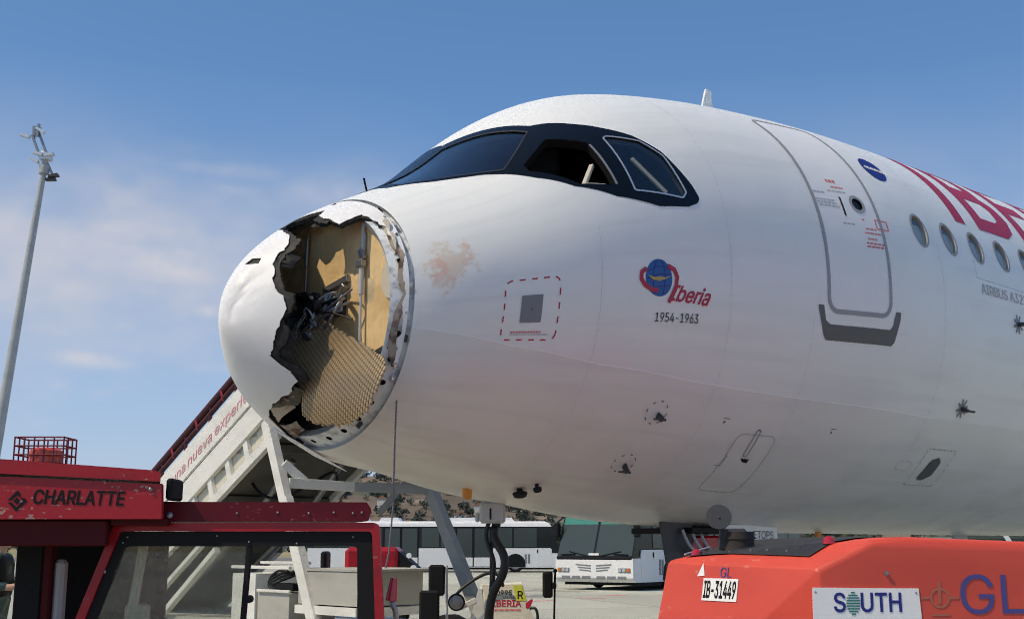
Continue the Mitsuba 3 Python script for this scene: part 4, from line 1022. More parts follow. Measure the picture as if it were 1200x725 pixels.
pts = []
sph = trimesh.creation.icosphere(1, BEV).vertices
bin_ = np.asarray(Polygon(base).buffer(-BEV, join_style='mitre').exterior.coords)[:-1]
bin_ = [min(bin_, key=lambda q: np.hypot(*(q - np.array(p)))) for p in base]
for k, q in enumerate(bin_):
    qb = q + (np.array([-.20, -.03]) if k in (0, 4) else 0)
    pts += [np.array([q[0], q[1], gtop(base[k][0]) - BEV]) + s for s in sph] + [np.array([qb[0], qb[1], .55]) + s for s in sph]
for t_ in (1.87, 2.05, 2.7):
    for p_, q_ in ((bin_[1], bin_[2]), (bin_[4], bin_[3])):
        w_ = (t_ - p_[0]) / (q_[0] - p_[0]); y_ = p_[1] + w_ * (q_[1] - p_[1]); pts += [np.array([t_, y_, gtop(t_) - BEV]) + s for s in sph]
pts += [np.array([1.62, bin_[4][1], gtop(1.87) - BEV]) + s for s in sph]
hm = hull(pts)
part(gp_, 'body', hm, 'm_red_gpu', 25)
# black sloping deck between the short end's top edge and the ridge
dk = np.array([(1.03, 7.37, 0), (1.575, 6.56, 0), (1.80, 6.62, 0), (2.0, 6.75, 0), (2.0, 8.2, 0), (1.35, 8.2, 0)])


def roof_z(x, y):
    r = np.array([[x, y, 5.0]]); l = hm.ray.intersects_location(r, [[0, 0, -1]])[0] if False else None
    v = hm.vertices[hm.faces]; best = None
    for a, b, c in v:
        d_ = (b[1] - c[1]) * (a[0] - c[0]) + (c[0] - b[0]) * (a[1] - c[1])
        if abs(d_) < 1e-9:
            continue
        w0 = ((b[1] - c[1]) * (x - c[0]) + (c[0] - b[0]) * (y - c[1])) / d_; w1 = ((c[1] - a[1]) * (x - c[0]) + (a[0] - c[0]) * (y - c[1])) / d_
        if w0 >= -1e-6 and w1 >= -1e-6 and w0 + w1 <= 1 + 1e-6:
            z = w0 * a[2] + w1 * b[2] + (1 - w0 - w1) * c[2]; best = z if best is None else max(best, z)
    return best


A, F = clipgrid(Polygon(dk[:, :2]), np.linspace(.9, 2.1, 21), np.linspace(6.4, 8.3, 29))
zz = np.array([roof_z(*a) + .009 for a in A]); part(gp_, 'deck', trimesh.Trimesh(np.c_[A, zz], F, process=False), 'm_deck')
dv = roof_z
for x, y in ((1.10, 7.36), (1.70, 6.62)):
    z = dv(x, y)
    lm = part(gp_, 'marker_lamp', cat(cyl((x, y, z), (x, y, z + .028), .034, 18, .030), cyl((x, y, z + .028), (x, y, z + .040), .030, 18, .012)), 'm_redlamp', 40)
for x, y in ((1.35, 6.98), (1.42, 6.87), (1.5, 6.74), (1.25, 7.1)):
    part(gp_, 'deck_bolt', cyl((x, y, dv(x, y)), (x, y, dv(x, y) + .016), .008, 8), 'm_steel')
ex = (1.36, 7.42); ez = dv(*ex)
exh = part(gp_, 'exhaust_pipe', cat(cyl((*ex, ez - .02), (*ex, ez + .105), .095, 24), cyl((*ex, ez + .06), (*ex, ez + .075), .102, 24)), 'm_rust', 40)
scene[exh + '__shroud'] = mikit.ply(cat(bbox(1.28, 1.44, 7.48, 7.62, ez + .05, ez + .125, .03)), 'm_darkmetal')
fc = np.array([1.238, 7.36, ez + .190]); fn_ = np.array([-.15, -.95, .28]); fn_ /= np.linalg.norm(fn_)
scene[exh + '__flap'] = mikit.ply(cat(cyl(fc, fc + fn_ * .008, .076, 30), bar(fc + fn_ * .014, (1.262, 7.38, ez + .08), .014, .012), bar((1.27, 7.38, ez + .12), (1.26, 7.40, ez + .0), .05, .04)), 'm_darkmetal', smooth=30)
part(gp_, 'edge_strip', bar((1.04, 7.46, dv(1.06, 7.46) + .012), (1.22, 7.60, dv(1.22, 7.6) + .03), .014, .012), 'm_silver')
# long side: board, lettering, faded emblem, bolt
A0, A1 = np.array([1.575, 6.40]), np.array([4.6, 6.55]); gu = np.r_[(A1 - A0) / np.linalg.norm(A1 - A0), 0]; gn = np.array([gu[1], -gu[0], 0])


def face_z0():
    v = hm.vertices; return ((v - np.r_[A0, 0]) @ gn).max()


goff = face_z0()


def GF(s, z, o=.002):
    return np.r_[A0, 0] + gu * s + gn * (goff + o) + np.array([0, 0, z])


bdp = Polygon([(0.005, .29), (0, 0), (.575, 0), (.560, .285)])
board = part(gp_, 'sponsor_board', put(ext(bdp, .004), GF(-.035, 1.108), gu, (0, 0, 1)), 'm_white_print')
part(board, 'lettering', lettering('S', .092, GF(.077, 1.278, .007), gu, (0, 0, 1), width=.062, bold=True), 'm_navy_print')
part(board, 'lettering', lettering('UTH', .092, GF(.218, 1.278, .007), gu, (0, 0, 1), width=.213, bold=True), 'm_navy_print')
part(board, 'lettering', lettering('Europe Ground Services', .034, GF(.095, 1.205, .007), gu, (0, 0, 1), width=.36), 'm_navy_print')
scene[board + '__logo'] = mikit.ply(cat(*[put(ext(sbox(-w, -.0035, w, .0035), .002), GF(.178, 1.265 + .0135 * k, .007), gu, (0, 0, 1)) for k, w in enumerate((.010, .024, .032, .035, .036, .035, .032, .024, .010))]), 'm_bus_shade')
scene[board + '__rivet'] = mikit.ply(cat(*[put(ext(Point(0, 0).buffer(.005), .003), GF(s, z, .006), gu, (0, 0, 1)) for s, z in ((-.015, 1.375), (.51, 1.37), (-.015, 1.13), (.52, 1.13))]), 'm_steel')
part(gp_, 'operator_lettering', lettering('GL', .195, GF(.745, 1.266), gu, (0, 0, 1), width=.34), 'm_navy_blue' if 'm_navy_blue' in scene else mat('m_navy_blue', (0.07, 0.06, 0.25), 0.5))
rings = shapely.union_all([Point(0, 0).buffer(.052).difference(Point(0, 0).buffer(.040)), sbox(-.008, -.03, .008, .085), sbox(-.10, -.006, -.045, .006), sbox(.045, -.006, .10, .006), sbox(-.05, -.09, .05, -.08), sbox(-.035, -.112, .035, -.104)])
part(gp_, 'faded_emblem', put(ext(rings, .0015), GF(.635, 1.345), gu, (0, 0, 1)), mat('m_faded', (0.40, 0.12, 0.08), 0.6))
bp = GF(.36, 1.470, 0); part(gp_, 'panel_bolt', cyl(bp, bp + gn * .016, .011, 14), 'm_steel')
# short end: plate, small letters
E0, E1 = np.array([.92, 7.36]), np.array([1.575, 6.40]); eu = np.r_[(E1 - E0) / np.linalg.norm(E1 - E0), 0]; en0 = np.array([eu[1], -eu[0], 0])
ez1, eoff1 = None, None
TV = hm.vertices[hm.faces]


def hull_hit(o, d_):
    e1, e2 = TV[:, 1] - TV[:, 0], TV[:, 2] - TV[:, 0]; h_ = np.cross(d_, e2); a_ = (e1 * h_).sum(1); a_[np.abs(a_) < 1e-12] = 1e-12
    s_ = o - TV[:, 0]; u_ = (s_ * h_).sum(1) / a_; q_ = np.cross(s_, e1); v_ = (q_ @ d_) / a_; t_ = (e2 * q_).sum(1) / a_
    ok = (u_ > -1e-6) & (v_ > -1e-6) & (u_ + v_ < 1 + 1e-6); return o + d_ * t_[ok].min()


def on_end(s, z):
    q = np.r_[E0 + (E1 - E0) * s, z]; return hull_hit(q + en0 * 2, -en0)


c_ = [on_end(.33, 1.31), on_end(.66, 1.31), on_end(.33, 1.42), on_end(.66, 1.42)]
en = np.cross((c_[1] - c_[0]) + (c_[3] - c_[2]), (c_[2] - c_[0]) + (c_[3] - c_[1])); en /= np.linalg.norm(en)
ep = max(c_, key=lambda q: q @ en); eu2 = np.cross([0, 0, 1.0], en); eu2 /= np.linalg.norm(eu2); ev = np.cross(en, eu2)


def EF(s, z, o=.002):
    q = np.r_[E0 + (E1 - E0) * s, z]; t = ((ep - q) @ en) / (en0 @ en); return q + en0 * t + en * o


plate = part(gp_, 'registration_plate', put(ext(sbox(0, 0, .275, .125), .004), EF(.285, 1.305), eu2, ev), 'm_white_print')
scene[plate + '__lettering'] = mikit.ply(lettering('IB-31449', .092, EF(.285, 1.305, .0065) + eu2 * .011 + ev * .017, eu2, ev, width=.253, bold=True), 'm_black')
part(gp_, 'operator_lettering', lettering('GL', .055, EF(.395, 1.435), eu2, ev, width=.085), 'm_navy_blue')
part(gp_, 'warning_triangle', put(ext(Polygon([(0, 0), (.06, .004), (.04, .075)]), .002), EF(.235, 1.437), eu2, ev), 'm_white_print')
for x, y in ((1.9, 6.62), (3.9, 6.75), (1.9, 8.2), (3.9, 8.1)):
    wheel(gp_, (x, y, .28), (0, 1, 0), .28, .18)

# ------------------------------------------------------------------ passenger stairs truck behind the nose
st = thing('passenger_stairs', 'white aircraft passenger stairs truck with dark red handrail and slogan', 'stairs')
SC, SW, SP = np.array([.68, -.733, 0]), np.array([.733, .68, 0]), np.array([-2.76, 14.0, 0])


def ST(t, s, z):
    return SP + SC * t + SW * s + np.array([0, 0, z])


SL = .537


def side(pts, s0, th, m, name, smooth=False, label=None):
    """plate in the stairs' side plane: pts (t, z), from s0 on, th thick"""
    g = ext(pts if hasattr(pts, 'area') else Polygon(pts), th)
    v = g.vertices; g.vertices = np.array([ST(a, s0 + c, b) for a, b, c in v]); g.fix_normals()
    return part(st, name, g, m, smooth, label)


TOPT, LOWT, WS = 1.9, -5.6, 1.62
for s0 in (0.0, WS):
    lab = None
    pan = [(LOWT, 3.92 + SL * LOWT), (.35, 3.92 + SL * .35), (TOPT, 4.12), (TOPT, 3.72), (.35, 3.545 + SL * .35), (LOWT, 3.545 + SL * LOWT)]
    side(pan, s0, .03, 'm_stair_white', 'side_panel', label='white side panel with slogan' if s0 == 0 else None)
    side([(LOWT, 3.475 + SL * LOWT), (.35, 3.475 + SL * .35), (TOPT, 3.675), (TOPT, 3.48), (.35, 3.17 + SL * .35), (LOWT, 3.17 + SL * LOWT)], s0 - .02, .06, 'm_stair_white', 'stringer')
    side([(LOWT, 3.56 + SL * LOWT), (.35, 3.56 + SL * .35), (.35, 3.45 + SL * .35), (LOWT, 3.45 + SL * LOWT)], s0 + .045, .01, 'm_underside', 'slit_shade')  # dark strip behind the slit, painting in the shadow of the gap
    # lattice under the stringer
    for k in range(14):
        t0 = -.28 - .40 * k
        side([(t0, 3.19 + SL * t0), (t0 + .085, 3.19 + SL * (t0 + .085)), (t0 + .20, 2.86 + SL * (t0 + .2)), (t0 + .115, 2.86 + SL * (t0 + .115))], s0, .05, 'm_stair_white', 'lattice_post')
    side([(LOWT, 2.90 + SL * LOWT), (.1, 2.90 + SL * .1), (.1, 2.78 + SL * .1), (LOWT, 2.78 + SL * LOWT)], s0 - .01, .07, 'm_stair_white', 'lower_chord')
    # handrail: two maroon tubes with a red bracket here and there
    for dz, r in ((4.16, .05), (4.05, .035)):
        part(st, 'handrail', tube([ST(LOWT, s0 + .04, dz + SL * LOWT), ST(.35, s0 + .04, dz + SL * .35), ST(TOPT, s0 + .04, dz + .22)], r, 10), 'm_maroon', True)
    for k in range(9):
        t0 = -.62 - .60 * k
        part(st, 'rail_bracket', bar(ST(t0, s0 + .03, 4.02 + SL * t0), ST(t0 - .02, s0 + .0, 4.15 + SL * t0), .04, .03), 'm_redlamp')
        part(st, 'rail_post', bar(ST(t0 - .3, s0 + .03, 3.9 + SL * (t0 - .3)), ST(t0 - .3, s0 + .035, 4.17 + SL * (t0 - .3)), .04, .03), 'm_maroon')
side([(LOWT, 3.2 + SL * LOWT), (.3, 3.2 + SL * .3), (.12, 2.87 + SL * .12), (LOWT, 2.87 + SL * LOWT)], .055, .02, 'm_stair_cream', 'inner_panel')
sl0 = 0.0
for word, w_ in (('una', .37), ('nueva', .65), ('experiencia', 1.32)):
    part(st, 'slogan', lettering(word, .130, ST(-2.37 + sl0, -.004, 3.64 + SL * (-2.37 + sl0)), (SC + [0, 0, SL]) / math.hypot(1, SL), (0, 0, 1), width=w_), 'm_slogan')
    sl0 += (w_ + .08) / math.hypot(1, SL)
for k in range(17):
    t0 = .25 - .34 * k; z = 3.33 + SL * t0
    part(st, 'step', cat(hull([ST(t0 + a, s, z + b) for a in (0, .33) for s in (.05, WS - .02) for b in (0, -.04)]), hull([ST(t0 + a, s, z + b) for a in (0, .02) for s in (.05, WS - .02) for b in (0, -.18)])), 'm_stair_grey')
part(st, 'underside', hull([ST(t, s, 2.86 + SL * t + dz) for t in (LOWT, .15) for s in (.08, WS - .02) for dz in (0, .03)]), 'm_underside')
for t0 in (-3.4, -2.3, -1.2, -.15):
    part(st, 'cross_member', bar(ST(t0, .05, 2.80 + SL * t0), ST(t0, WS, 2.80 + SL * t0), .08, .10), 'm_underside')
part(st, 'hydraulic_ram', cat(cyl(ST(-2.6, .45, 1.1), ST(-1.0, .45, 2.0), .06), cyl(ST(-1.0, .45, 2.0), ST(-.25, .45, 2.6), .038)), 'm_steel', 40)
part(st, 'hydraulic_ram', cat(cyl(ST(-2.6, 1.15, 1.1), ST(-1.0, 1.15, 2.0), .06), cyl(ST(-1.0, 1.15, 2.0), ST(-.25, 1.15, 2.6), .038)), 'm_steel', 40)
part(st, 'underside_hose', tube(curve([ST(-.9, .3, 2.35), ST(-.4, .5, 2.2), ST(-.2, .9, 2.45), ST(-.6, 1.3, 2.3)]), .018), 'm_black', True)
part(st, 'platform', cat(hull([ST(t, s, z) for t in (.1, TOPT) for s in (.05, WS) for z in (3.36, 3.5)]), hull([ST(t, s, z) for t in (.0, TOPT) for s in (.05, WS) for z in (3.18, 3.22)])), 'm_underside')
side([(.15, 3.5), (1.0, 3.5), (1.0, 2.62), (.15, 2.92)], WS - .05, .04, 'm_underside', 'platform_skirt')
part(st, 'strut', cat(bar(ST(-.02, -.06, 3.02), ST(.42, -.06, 2.10), .13, .10, up=SW), bar(ST(.42, -.06, 2.12), ST(1.12, -.06, .70), .15, .10, up=SW)), 'm_stair_white', label='white support strut')
part(st, 'strut', cat(bar(ST(.82, WS + .05, 2.29), ST(1.86, WS + .05, .65), .15, .10, up=SW)), 'm_stair_grey', label='grey support strut')
part(st, 'strut_brace', cat(bar(ST(.36, 0, 2.30), ST(.42, .85, 2.28), .085, .11), bar(ST(.30, -.03, 2.52), ST(.40, .22, 2.30), .05, .10)), 'm_stair_white')
part(st, 'strut_brace', cat(bar(ST(.42, .852, 2.28), ST(.84, WS + .05, 2.26), .085, .11), bar(ST(-.1, WS, 2.0), ST(.8, WS, 2.62), .05, .07)), 'm_stair_grey')
# chassis with cabinets under the stairs
part(st, 'chassis', cat(hull([ST(t, s, z) for t in (-5.6, 1.9) for s in (.05, 1.75) for z in (.45, .75)])), 'm_stair_tank')
for t0, t1, s0, s1, z0_, z1_, mm, nm, lab in ((-.55, -.05, -.12, .5, .75, 1.30, 'm_stair_white', 'cabinet', 'stained white cabinet'), (-.02, .62, -.10, .5, .75, 1.10, 'm_stair_tank', 'cabinet', None), (.72, 1.80, -.05, .8, 1.0, 1.34, 'm_stair_tank', 'tank', None), (.70, 1.82, -.08, .85, .90, .985, 'm_stair_white', 'tank_tray', None),
                                              (.64, 1.9, -.06, 1.0, 1.345, 1.37, 'm_stair_tank', 'tank_lid', None)):
    part(st, nm, hull([ST(t, s, z) for t in (t0, t1) for s in (s0, s1) for z in (z0_, z1_)]), mm, label=lab)
part(st, 'tray_rail', cat(bar(ST(-.6, -.10, 1.37), ST(.62, -.10, 1.37), .04, .035), bar(ST(-.3, .1, 1.42), ST(.70, .1, 1.42), .04, .03), bar(ST(.0, -.12, 1.12), ST(.66, -.12, 1.12), .03, .03)), 'm_stair_white')
for k in range(4):
    part(st, 'hydraulic_hose', tube(curve([ST(.45 + .03 * k, -.02 + .05 * k, 1.33), ST(.20 + .02 * k, -.04, 1.30 - .03 * k), ST(.12 + .03 * k, -.05, 1.18), ST(.30, -.02, 1.12)]), .016, 8), 'm_cable', True)
part(st, 'chassis_brace', cat(bar(ST(-2.62, .0, .98), ST(-1.45, .0, 1.66), .07, .06), bar(ST(-2.55, .0, .68), ST(-1.15, .0, 1.56), .08, .07)), 'm_stair_white')
part(st, 'valve_block', hull([ST(t, s, z) for t in (.15, .6) for s in (-.05, .15) for z in (1.12, 1.2)]), 'm_black')
for t0 in (-4.2, 1.2):
    for s0 in (.05, 1.7):
        wheel(st, ST(t0, s0, .42), SW, .42, .26)
# front hood, lamp, mirrors of the truck: hood faces +SC (towards the camera's right)
HB = np.array([0.0, 12.5, 0])
hood = part(st, 'hood', hull([(-.30, 12.4, 1.225), (.10, 12.4, 1.232), (.235, 12.3, .84), (-.20, 12.3, .84), (-.34, 13.3, 1.20), (.10, 13.3, 1.23), (.28, 13.3, .5), (-.42, 13.3, .5), (-.22, 12.28, .55), (.28, 12.28, .55)]), 'm_stair_cream', label='cream hood with plate and sticker')
nf = np.array([0, -.97, .245]); uf = np.array([1.0, 0, 0]); vf = np.array([-.0, .247, .969]) ; vf /= np.linalg.norm(vf)


def HF(x, z, o=.004):
    y = 12.4 - (1.228 - z) * .1 / .388; return np.array([x, y, z]) + np.array([0, -.968, .25]) * o


scene[hood + '__lettering'] = mikit.ply(lettering('IBERIA', .062, HF(-.195, 1.018), uf, vf, width=.285, bold=True), 'm_red_print')
scene[hood + '__lettering_001'] = mikit.ply(cat(*[put(ext(sbox(0, 0, .045, .016), .002), HF(-.185 + .056 * k, .978), uf, vf) for k in range(5)]), 'm_pale_red_print'); labels[hood + '__lettering_001'] = {'kind': 'stuff'}
scene[hood + '__emblem'] = mikit.ply(put(ext(rounded(Polygon([(0, 0), (.05, .02), (.075, .085), (.06, .10), (.0, .055)]), .012), .003), HF(.135, .995), uf, vf), 'm_red_print')
scene[hood + '__plate_lettering'] = mikit.ply(cat(lettering('T0995', .05, HF(-.20, 1.125), uf, vf, width=.0 or .20, bold=True), lettering('0105', .022, HF(-.09, 1.092), uf, vf, width=.12)), 'm_dark_print')
stk = Polygon([(.0, .125), (.085, .125), (.13, -.03), (.03, -.03)])
scene[hood + '__sticker'] = mikit.ply(put(ext(stk, .003), HF(.012, 1.10), uf, vf), 'm_yellow')
scene[hood + '__sticker_lettering'] = mikit.ply(lettering('R', .075, HF(.055, 1.092, .008), uf, vf, width=.055, bold=True), 'm_black')
hl = part(st, 'headlamp', cat(cyl((-.545, 12.36, 1.065), (-.545, 12.22, 1.065), .055, 24, .085), cyl((-.545, 12.22, 1.065), (-.545, 12.20, 1.065), .085, 24, .075)), 'm_rubber', 40)
scene[hl + '__lens'] = mikit.ply(trimesh.creation.icosphere(3, .068).apply_scale([1, .35, 1]).apply_translation((-.545, 12.197, 1.065)), 'm_steel', smooth=True)
part(st, 'fender', cat(hull([(x, y, z) for x, z in ((-.50, .6), (-.335, 1.19), (-.30, 1.19), (-.24, .6)) for y in (12.38, 12.44)]), bar((-.52, 12.4, 1.0), (-.36, 12.4, 1.08), .05, .05)), 'm_stair_white')
part(st, 'hood_hose', tube(curve([(-.56, 12.3, 1.10), (-.46, 12.28, 1.22), (-.24, 12.3, 1.34), (-.12, 12.3, 1.30), (-.09, 12.35, 1.22)]), .016), 'm_cable', True)
for x0, x1, z0_, z1_, y in ((-.815, -.655, 1.13, 1.425, 12.1), (-.895, -.70, .84, 1.185, 12.0), (.295, .395, 1.115, 1.365, 12.0)):
    mk = part(st, 'mirror', bbox(x0, x1, y, y + .06, z0_, z1_, .025), 'm_black', 30)
    scene[mk + '__glass'] = mikit.ply(bbox(x0 + .015, x1 - .015, y + .062, y + .066, z0_ + .02, z1_ - .02), 'm_steel')
part(st, 'mirror_arm', cat(cyl((-.64, 12.14, 1.42), (-.63, 12.14, .70), .012), cyl((-.665, 12.14, 1.40), (-.63, 12.14, 1.42), .010)), 'm_palegrey')
part(st, 'mirror_arm', cat(cyl((.42, 12.06, 1.37), (.40, 12.06, .70), .010), bbox(.385, .43, 12.0, 12.08, 1.20, 1.26, .01), trimesh.creation.icosphere(2, .02).apply_translation((.42, 12.04, 1.37))), 'm_black')
part(st, 'hood_clip', tube(curve([(.18, 12.3, 1.00), (.23, 12.27, 1.0), (.25, 12.27, .95), (.25, 12.28, .88)]), .014), 'm_cable', True)

# ------------------------------------------------------------------ ground power plug and its cables
plug_at = np.array([-.165, 10.22, 1.86])
pw_ = thing('power_plug', 'grey ground power connector hanging from the belly on black cables', 'plug')
part(pw_, 'housing', cat(bbox(-.27, -.055, 10.13, 10.30, 1.79, 1.965, .02), bbox(-.305, -.272, 10.16, 10.26, 1.80, 1.88, .01)), 'm_palegrey', 30)
part(pw_, 'slot', bbox(-.185, -.17, 10.122, 10.128, 1.82, 1.91), 'm_black')
for k, ctrl in enumerate(([(-.19, 10.2, 1.80), (-.20, 10.18, 1.62), (-.15, 10.16, 1.48), (-.16, 10.2, 1.30), (-.17, 10.3, 1.0), (-.16, 10.4, .4), (.1, 10.2, .05)], [(-.12, 10.2, 1.80), (-.13, 10.16, 1.64), (-.06, 10.1, 1.50), (-.10, 10.12, 1.33), (-.18, 10.2, 1.12), (-.17, 10.3, .5), (.2, 10.1, .05)], [(-.15, 10.22, 1.80), (-.17, 10.2, 1.58), (-.17, 10.2, 1.35), (-.185, 10.2, 1.15), (-.19, 10.3, .6), (.05, 10.1, .05)])):
    part(pw_, 'cable', tube(curve(ctrl, 50), (.018, .036, .014)[k], 10), 'm_cable', True)

# ------------------------------------------------------------------ apron buses
def bus(label, o, hd, L=13.8, k_=1.12):
    o = np.array([o[0], o[1], 0.0]); f = np.array([math.cos(hd), math.sin(hd), 0]); l = np.array([-math.sin(hd), math.cos(hd), 0])
    b = thing('apron_bus', label, 'bus', 'apron buses')
    M = np.eye(4); M[:3, 0] = f * k_; M[:3, 1] = l * k_; M[2, 2] = k_; M[:3, 3] = o            # local: x forward (0 = nose, negative back), y left, z up

    def bp(name, mesh, m, smooth=False, under=None, lab=None):
        k = part(b if not under else under, name, mesh.copy().apply_transform(M), m, smooth, lab); return k
    W = 1.5
    def prof(poly, y0, y1):
        return xz(Polygon(poly), y0, y1)
    bp('body', prof([(-L, .26), (-.08, .26), (.06, .40), (.05, 1.02), (-.44, 1.03), (-.52, 1.30), (-L, 1.30)], -W, W), 'm_bus_white', 30)
    bp('upper_shell', prof([(-L + .02, 1.31), (-.51, 1.31), (-.43, 1.04), (.02, 1.03), (-.50, 2.45), (-L + .02, 2.45)], -W + .03, W - .03), 'm_bus_pane', 30)
    bp('roof', hull([(x, y, z) for x, z, w in ((-L, 2.452, W), (-.46, 2.452, W), (-L + .1, 2.75, W - .25), (-.85, 2.75, W - .25), (-.62, 2.66, W - .1), (-L, 2.62, W)) for y in (-w, w)]), 'm_bus_white', 30)
    for x, ln in ((-12.2, 1.6), (-10.0, 1.2), (-6.6, 2.6), (-4.0, 1.5)):
        bp('roof_unit', hull([(x + a, y, z) for a, z in ((0, 2.75), (ln, 2.75), (.15, 2.95), (ln - .15, 2.95)) for y in (-.95, .95)]), 'm_bus_white')
    # side windows and double-leaf doors on both sides
    for sgn in (-1, 1):
        y = sgn * (W - .02)
        doors = (-9.7, -5.75, -11.0 + 20)
        segs = [(-13.5, -12.3), (-12.25, -11.0), (-10.95, -9.75), (-7.6, -6.6), (-6.55, -5.8), (-3.75, -2.6), (-2.55, -1.25)]
        for a, c in segs:
            bp('window', xz(rounded(sbox(a + .03, 1.36, c - .03, 2.38), .05), min(y, y + sgn * .012), max(y, y + sgn * .012)), 'm_bus_glass')
        for a in (-9.68, -5.72):
            d_ = bp('door', xz(sbox(a, .30, a + 1.95, 2.44), min(y, y + sgn * .028), max(y, y + sgn * .028)), 'm_black')
            for k in range(2):
                s0 = a + .06 + k * .95; yy = y + sgn * .03
                leaf = part(d_, 'leaf', xz(rounded(sbox(s0, .32, s0 + .88, .80), .02), min(yy, yy + sgn * .015), max(yy, yy + sgn * .015)).apply_transform(M), 'm_bus_white')
                part(d_, 'pane', xz(rounded(sbox(s0 + .03, .84, s0 + .85, 2.36), .05), min(yy, yy + sgn * .01), max(yy, yy + sgn * .01)).apply_transform(M), 'm_bus_glass')
        yy = sgn * (W + .004)
        bp('cab_door', xz(rounded(sbox(-1.32, .36, -.46, 1.26), .03), min(yy, yy + sgn * .012), max(yy, yy + sgn * .012)), 'm_bus_white')
        bp('vent', cat(*[xz(sbox(-1.95 + .18 * k, .48, -1.83 + .18 * k, .98), min(yy, yy + sgn * .01), max(yy, yy + sgn * .01)) for k in range(2)]), 'm_panelgrey')
        bp('cab_handle', bbox(-1.27, -1.22, min(yy, yy + sgn * .04), max(yy, yy + sgn * .04), 1.05, 1.22), 'm_black')
        bp('wheel_arch', xz(Point(-2.45, .45).buffer(.55).union(sbox(-3.0, .28, -1.9, .45)).intersection(sbox(-9, .28, 9, 2)), min(yy, yy + sgn * .012), max(yy, yy + sgn * .012)), 'm_black')
        bp('mirror', bbox(-.25, -.05, sgn * 1.56 - .10, sgn * 1.56 + .10, 1.7, 2.2, .04), 'm_black')
        bp('mirror_arm', cyl((-.5, sgn * 1.45, 2.45), (-.15, sgn * 1.56, 2.2), .025), 'm_black')
    for x in (-2.45, -10.9):
        for s in (-1, 1):
            c = (M @ [x, s * (W - .12), .45, 1])[:3]; wheel(b, c, l, .45 * k_, .27)
    # front: two windscreen panes with a tinted band, wipers, lamps, grille
    fnv = np.array([1.42, 0, .52]); fnv /= np.linalg.norm(fnv)

    def fr(y, z, o_=.0):
        return np.array([.02 - (z - 1.03) * .52 / 1.42, y, z]) + fnv * o_
    for s in (-1, 1):
        q = [fr(y, z, .006) for y, z in ((s * .04, 1.10), (s * 1.44, 1.10), (s * 1.42, 2.40), (s * .04, 2.40))]
        q2 = [p_ + fnv * .012 for p_ in q]; ws = bp('windscreen', hull(q + q2), 'm_bus_glass')
        q = [fr(y, z, .022) for y, z in ((s * .06, 2.12), (s * 1.41, 2.12), (s * 1.40, 2.385), (s * .06, 2.385))]
        part(ws, 'tinted_band', hull(q + [p_ + fnv * .006 for p_ in q]).apply_transform(M), 'm_bus_shade')
        part(ws, 'wiper', cat(bar(fr(s * .2, 1.08, .04), fr(s * 1.0, 1.24, .04), .03, .02), bar(fr(s * .75, 1.15, .045), fr(s * 1.3, 1.13, .045), .05, .03)).apply_transform(M), 'm_black')
        hl_ = bp('headlight', bbox(.055, .085, min(s * .95, s * 1.40), max(s * .95, s * 1.40), .58, .72, .01), 'm_panelgrey')
        part(hl_, 'lens', cat(*[cyl((.08, s * yy, .65), (.10, s * yy, .65), .055, 14) for yy in (1.02, 1.17)]).apply_transform(M), 'm_silver')
        part(hl_, 'indicator', bbox(.086, .1, min(s * 1.27, s * 1.4), max(s * 1.27, s * 1.4), .60, .70).apply_transform(M), 'm_amber')
        bp('grille', cat(*[bar((.066, s * .10, .62 + .085 * k), (.066, s * (.55 + .07 * k), .66 + .085 * k), .012, .04) for k in range(3)]), 'm_panelgrey')
        bp('bumper_slot', cat(*[bbox(.052, .075, min(s * a, s * (a + .33)), max(s * a, s * (a + .33)), .36, .46, .01) for a in (.12, .52, .92)]), 'm_panelgrey')
    bp('scuttle', bbox(-.06, .07, -1.46, 1.46, .98, 1.08, .02), 'm_black')
    bp('skirt', bbox(-L + .1, -.35, -W + .1, W - .1, .16, .259), 'm_black')
    bp('dashboard_card', bbox(.03, .04, -.2, .2, 1.12, 1.19), 'm_white_print')
    return b


bus('white apron bus seen side on, farther away, two double doors showing', (2.95, 77.3), 0.0)
bus('white apron bus coming head on under the fuselage, green tinted windscreen', ((4.25 + 1.82) / 2, (44.8 + 46.5) / 2), math.atan2(-.81, -.59))

# ------------------------------------------------------------------ floodlight mast
ms = thing('floodlight_mast', 'tall grey steel floodlight mast rising behind the tractor', 'street lamp')
M0, M1 = np.array([-20.0, 46, 0]), np.array([-18.50, 46.0, 16.3])
mp = [M0 * (1 - t) + M1 * t for t in np.linspace(0, 1, 8)]
part(ms, 'pole', tube(mp, np.linspace(.25, .115, 8), 20), 'm_galv', True)
part(ms, 'collar', cat(cyl(M1 - [0, 0, .3], M1 + [.02, 0, .05], .2, 20), cyl(M1 + [0, 0, .04], M1 + [.02, 0, .45], .12, 16)), 'm_galv', 40)
HS = .48
part(ms, 'mast_head', cat(hull([M1 + HS * np.array([x, y, z]) for x in (-.35, .5) for y in (-.4, .4) for z in (.55, 1.05)]), cyl(M1 + HS * np.array([.0, 0, .9]), M1 + HS * np.array([.1, 0, 1.15]), .24, 18)), 'm_silver', 40)
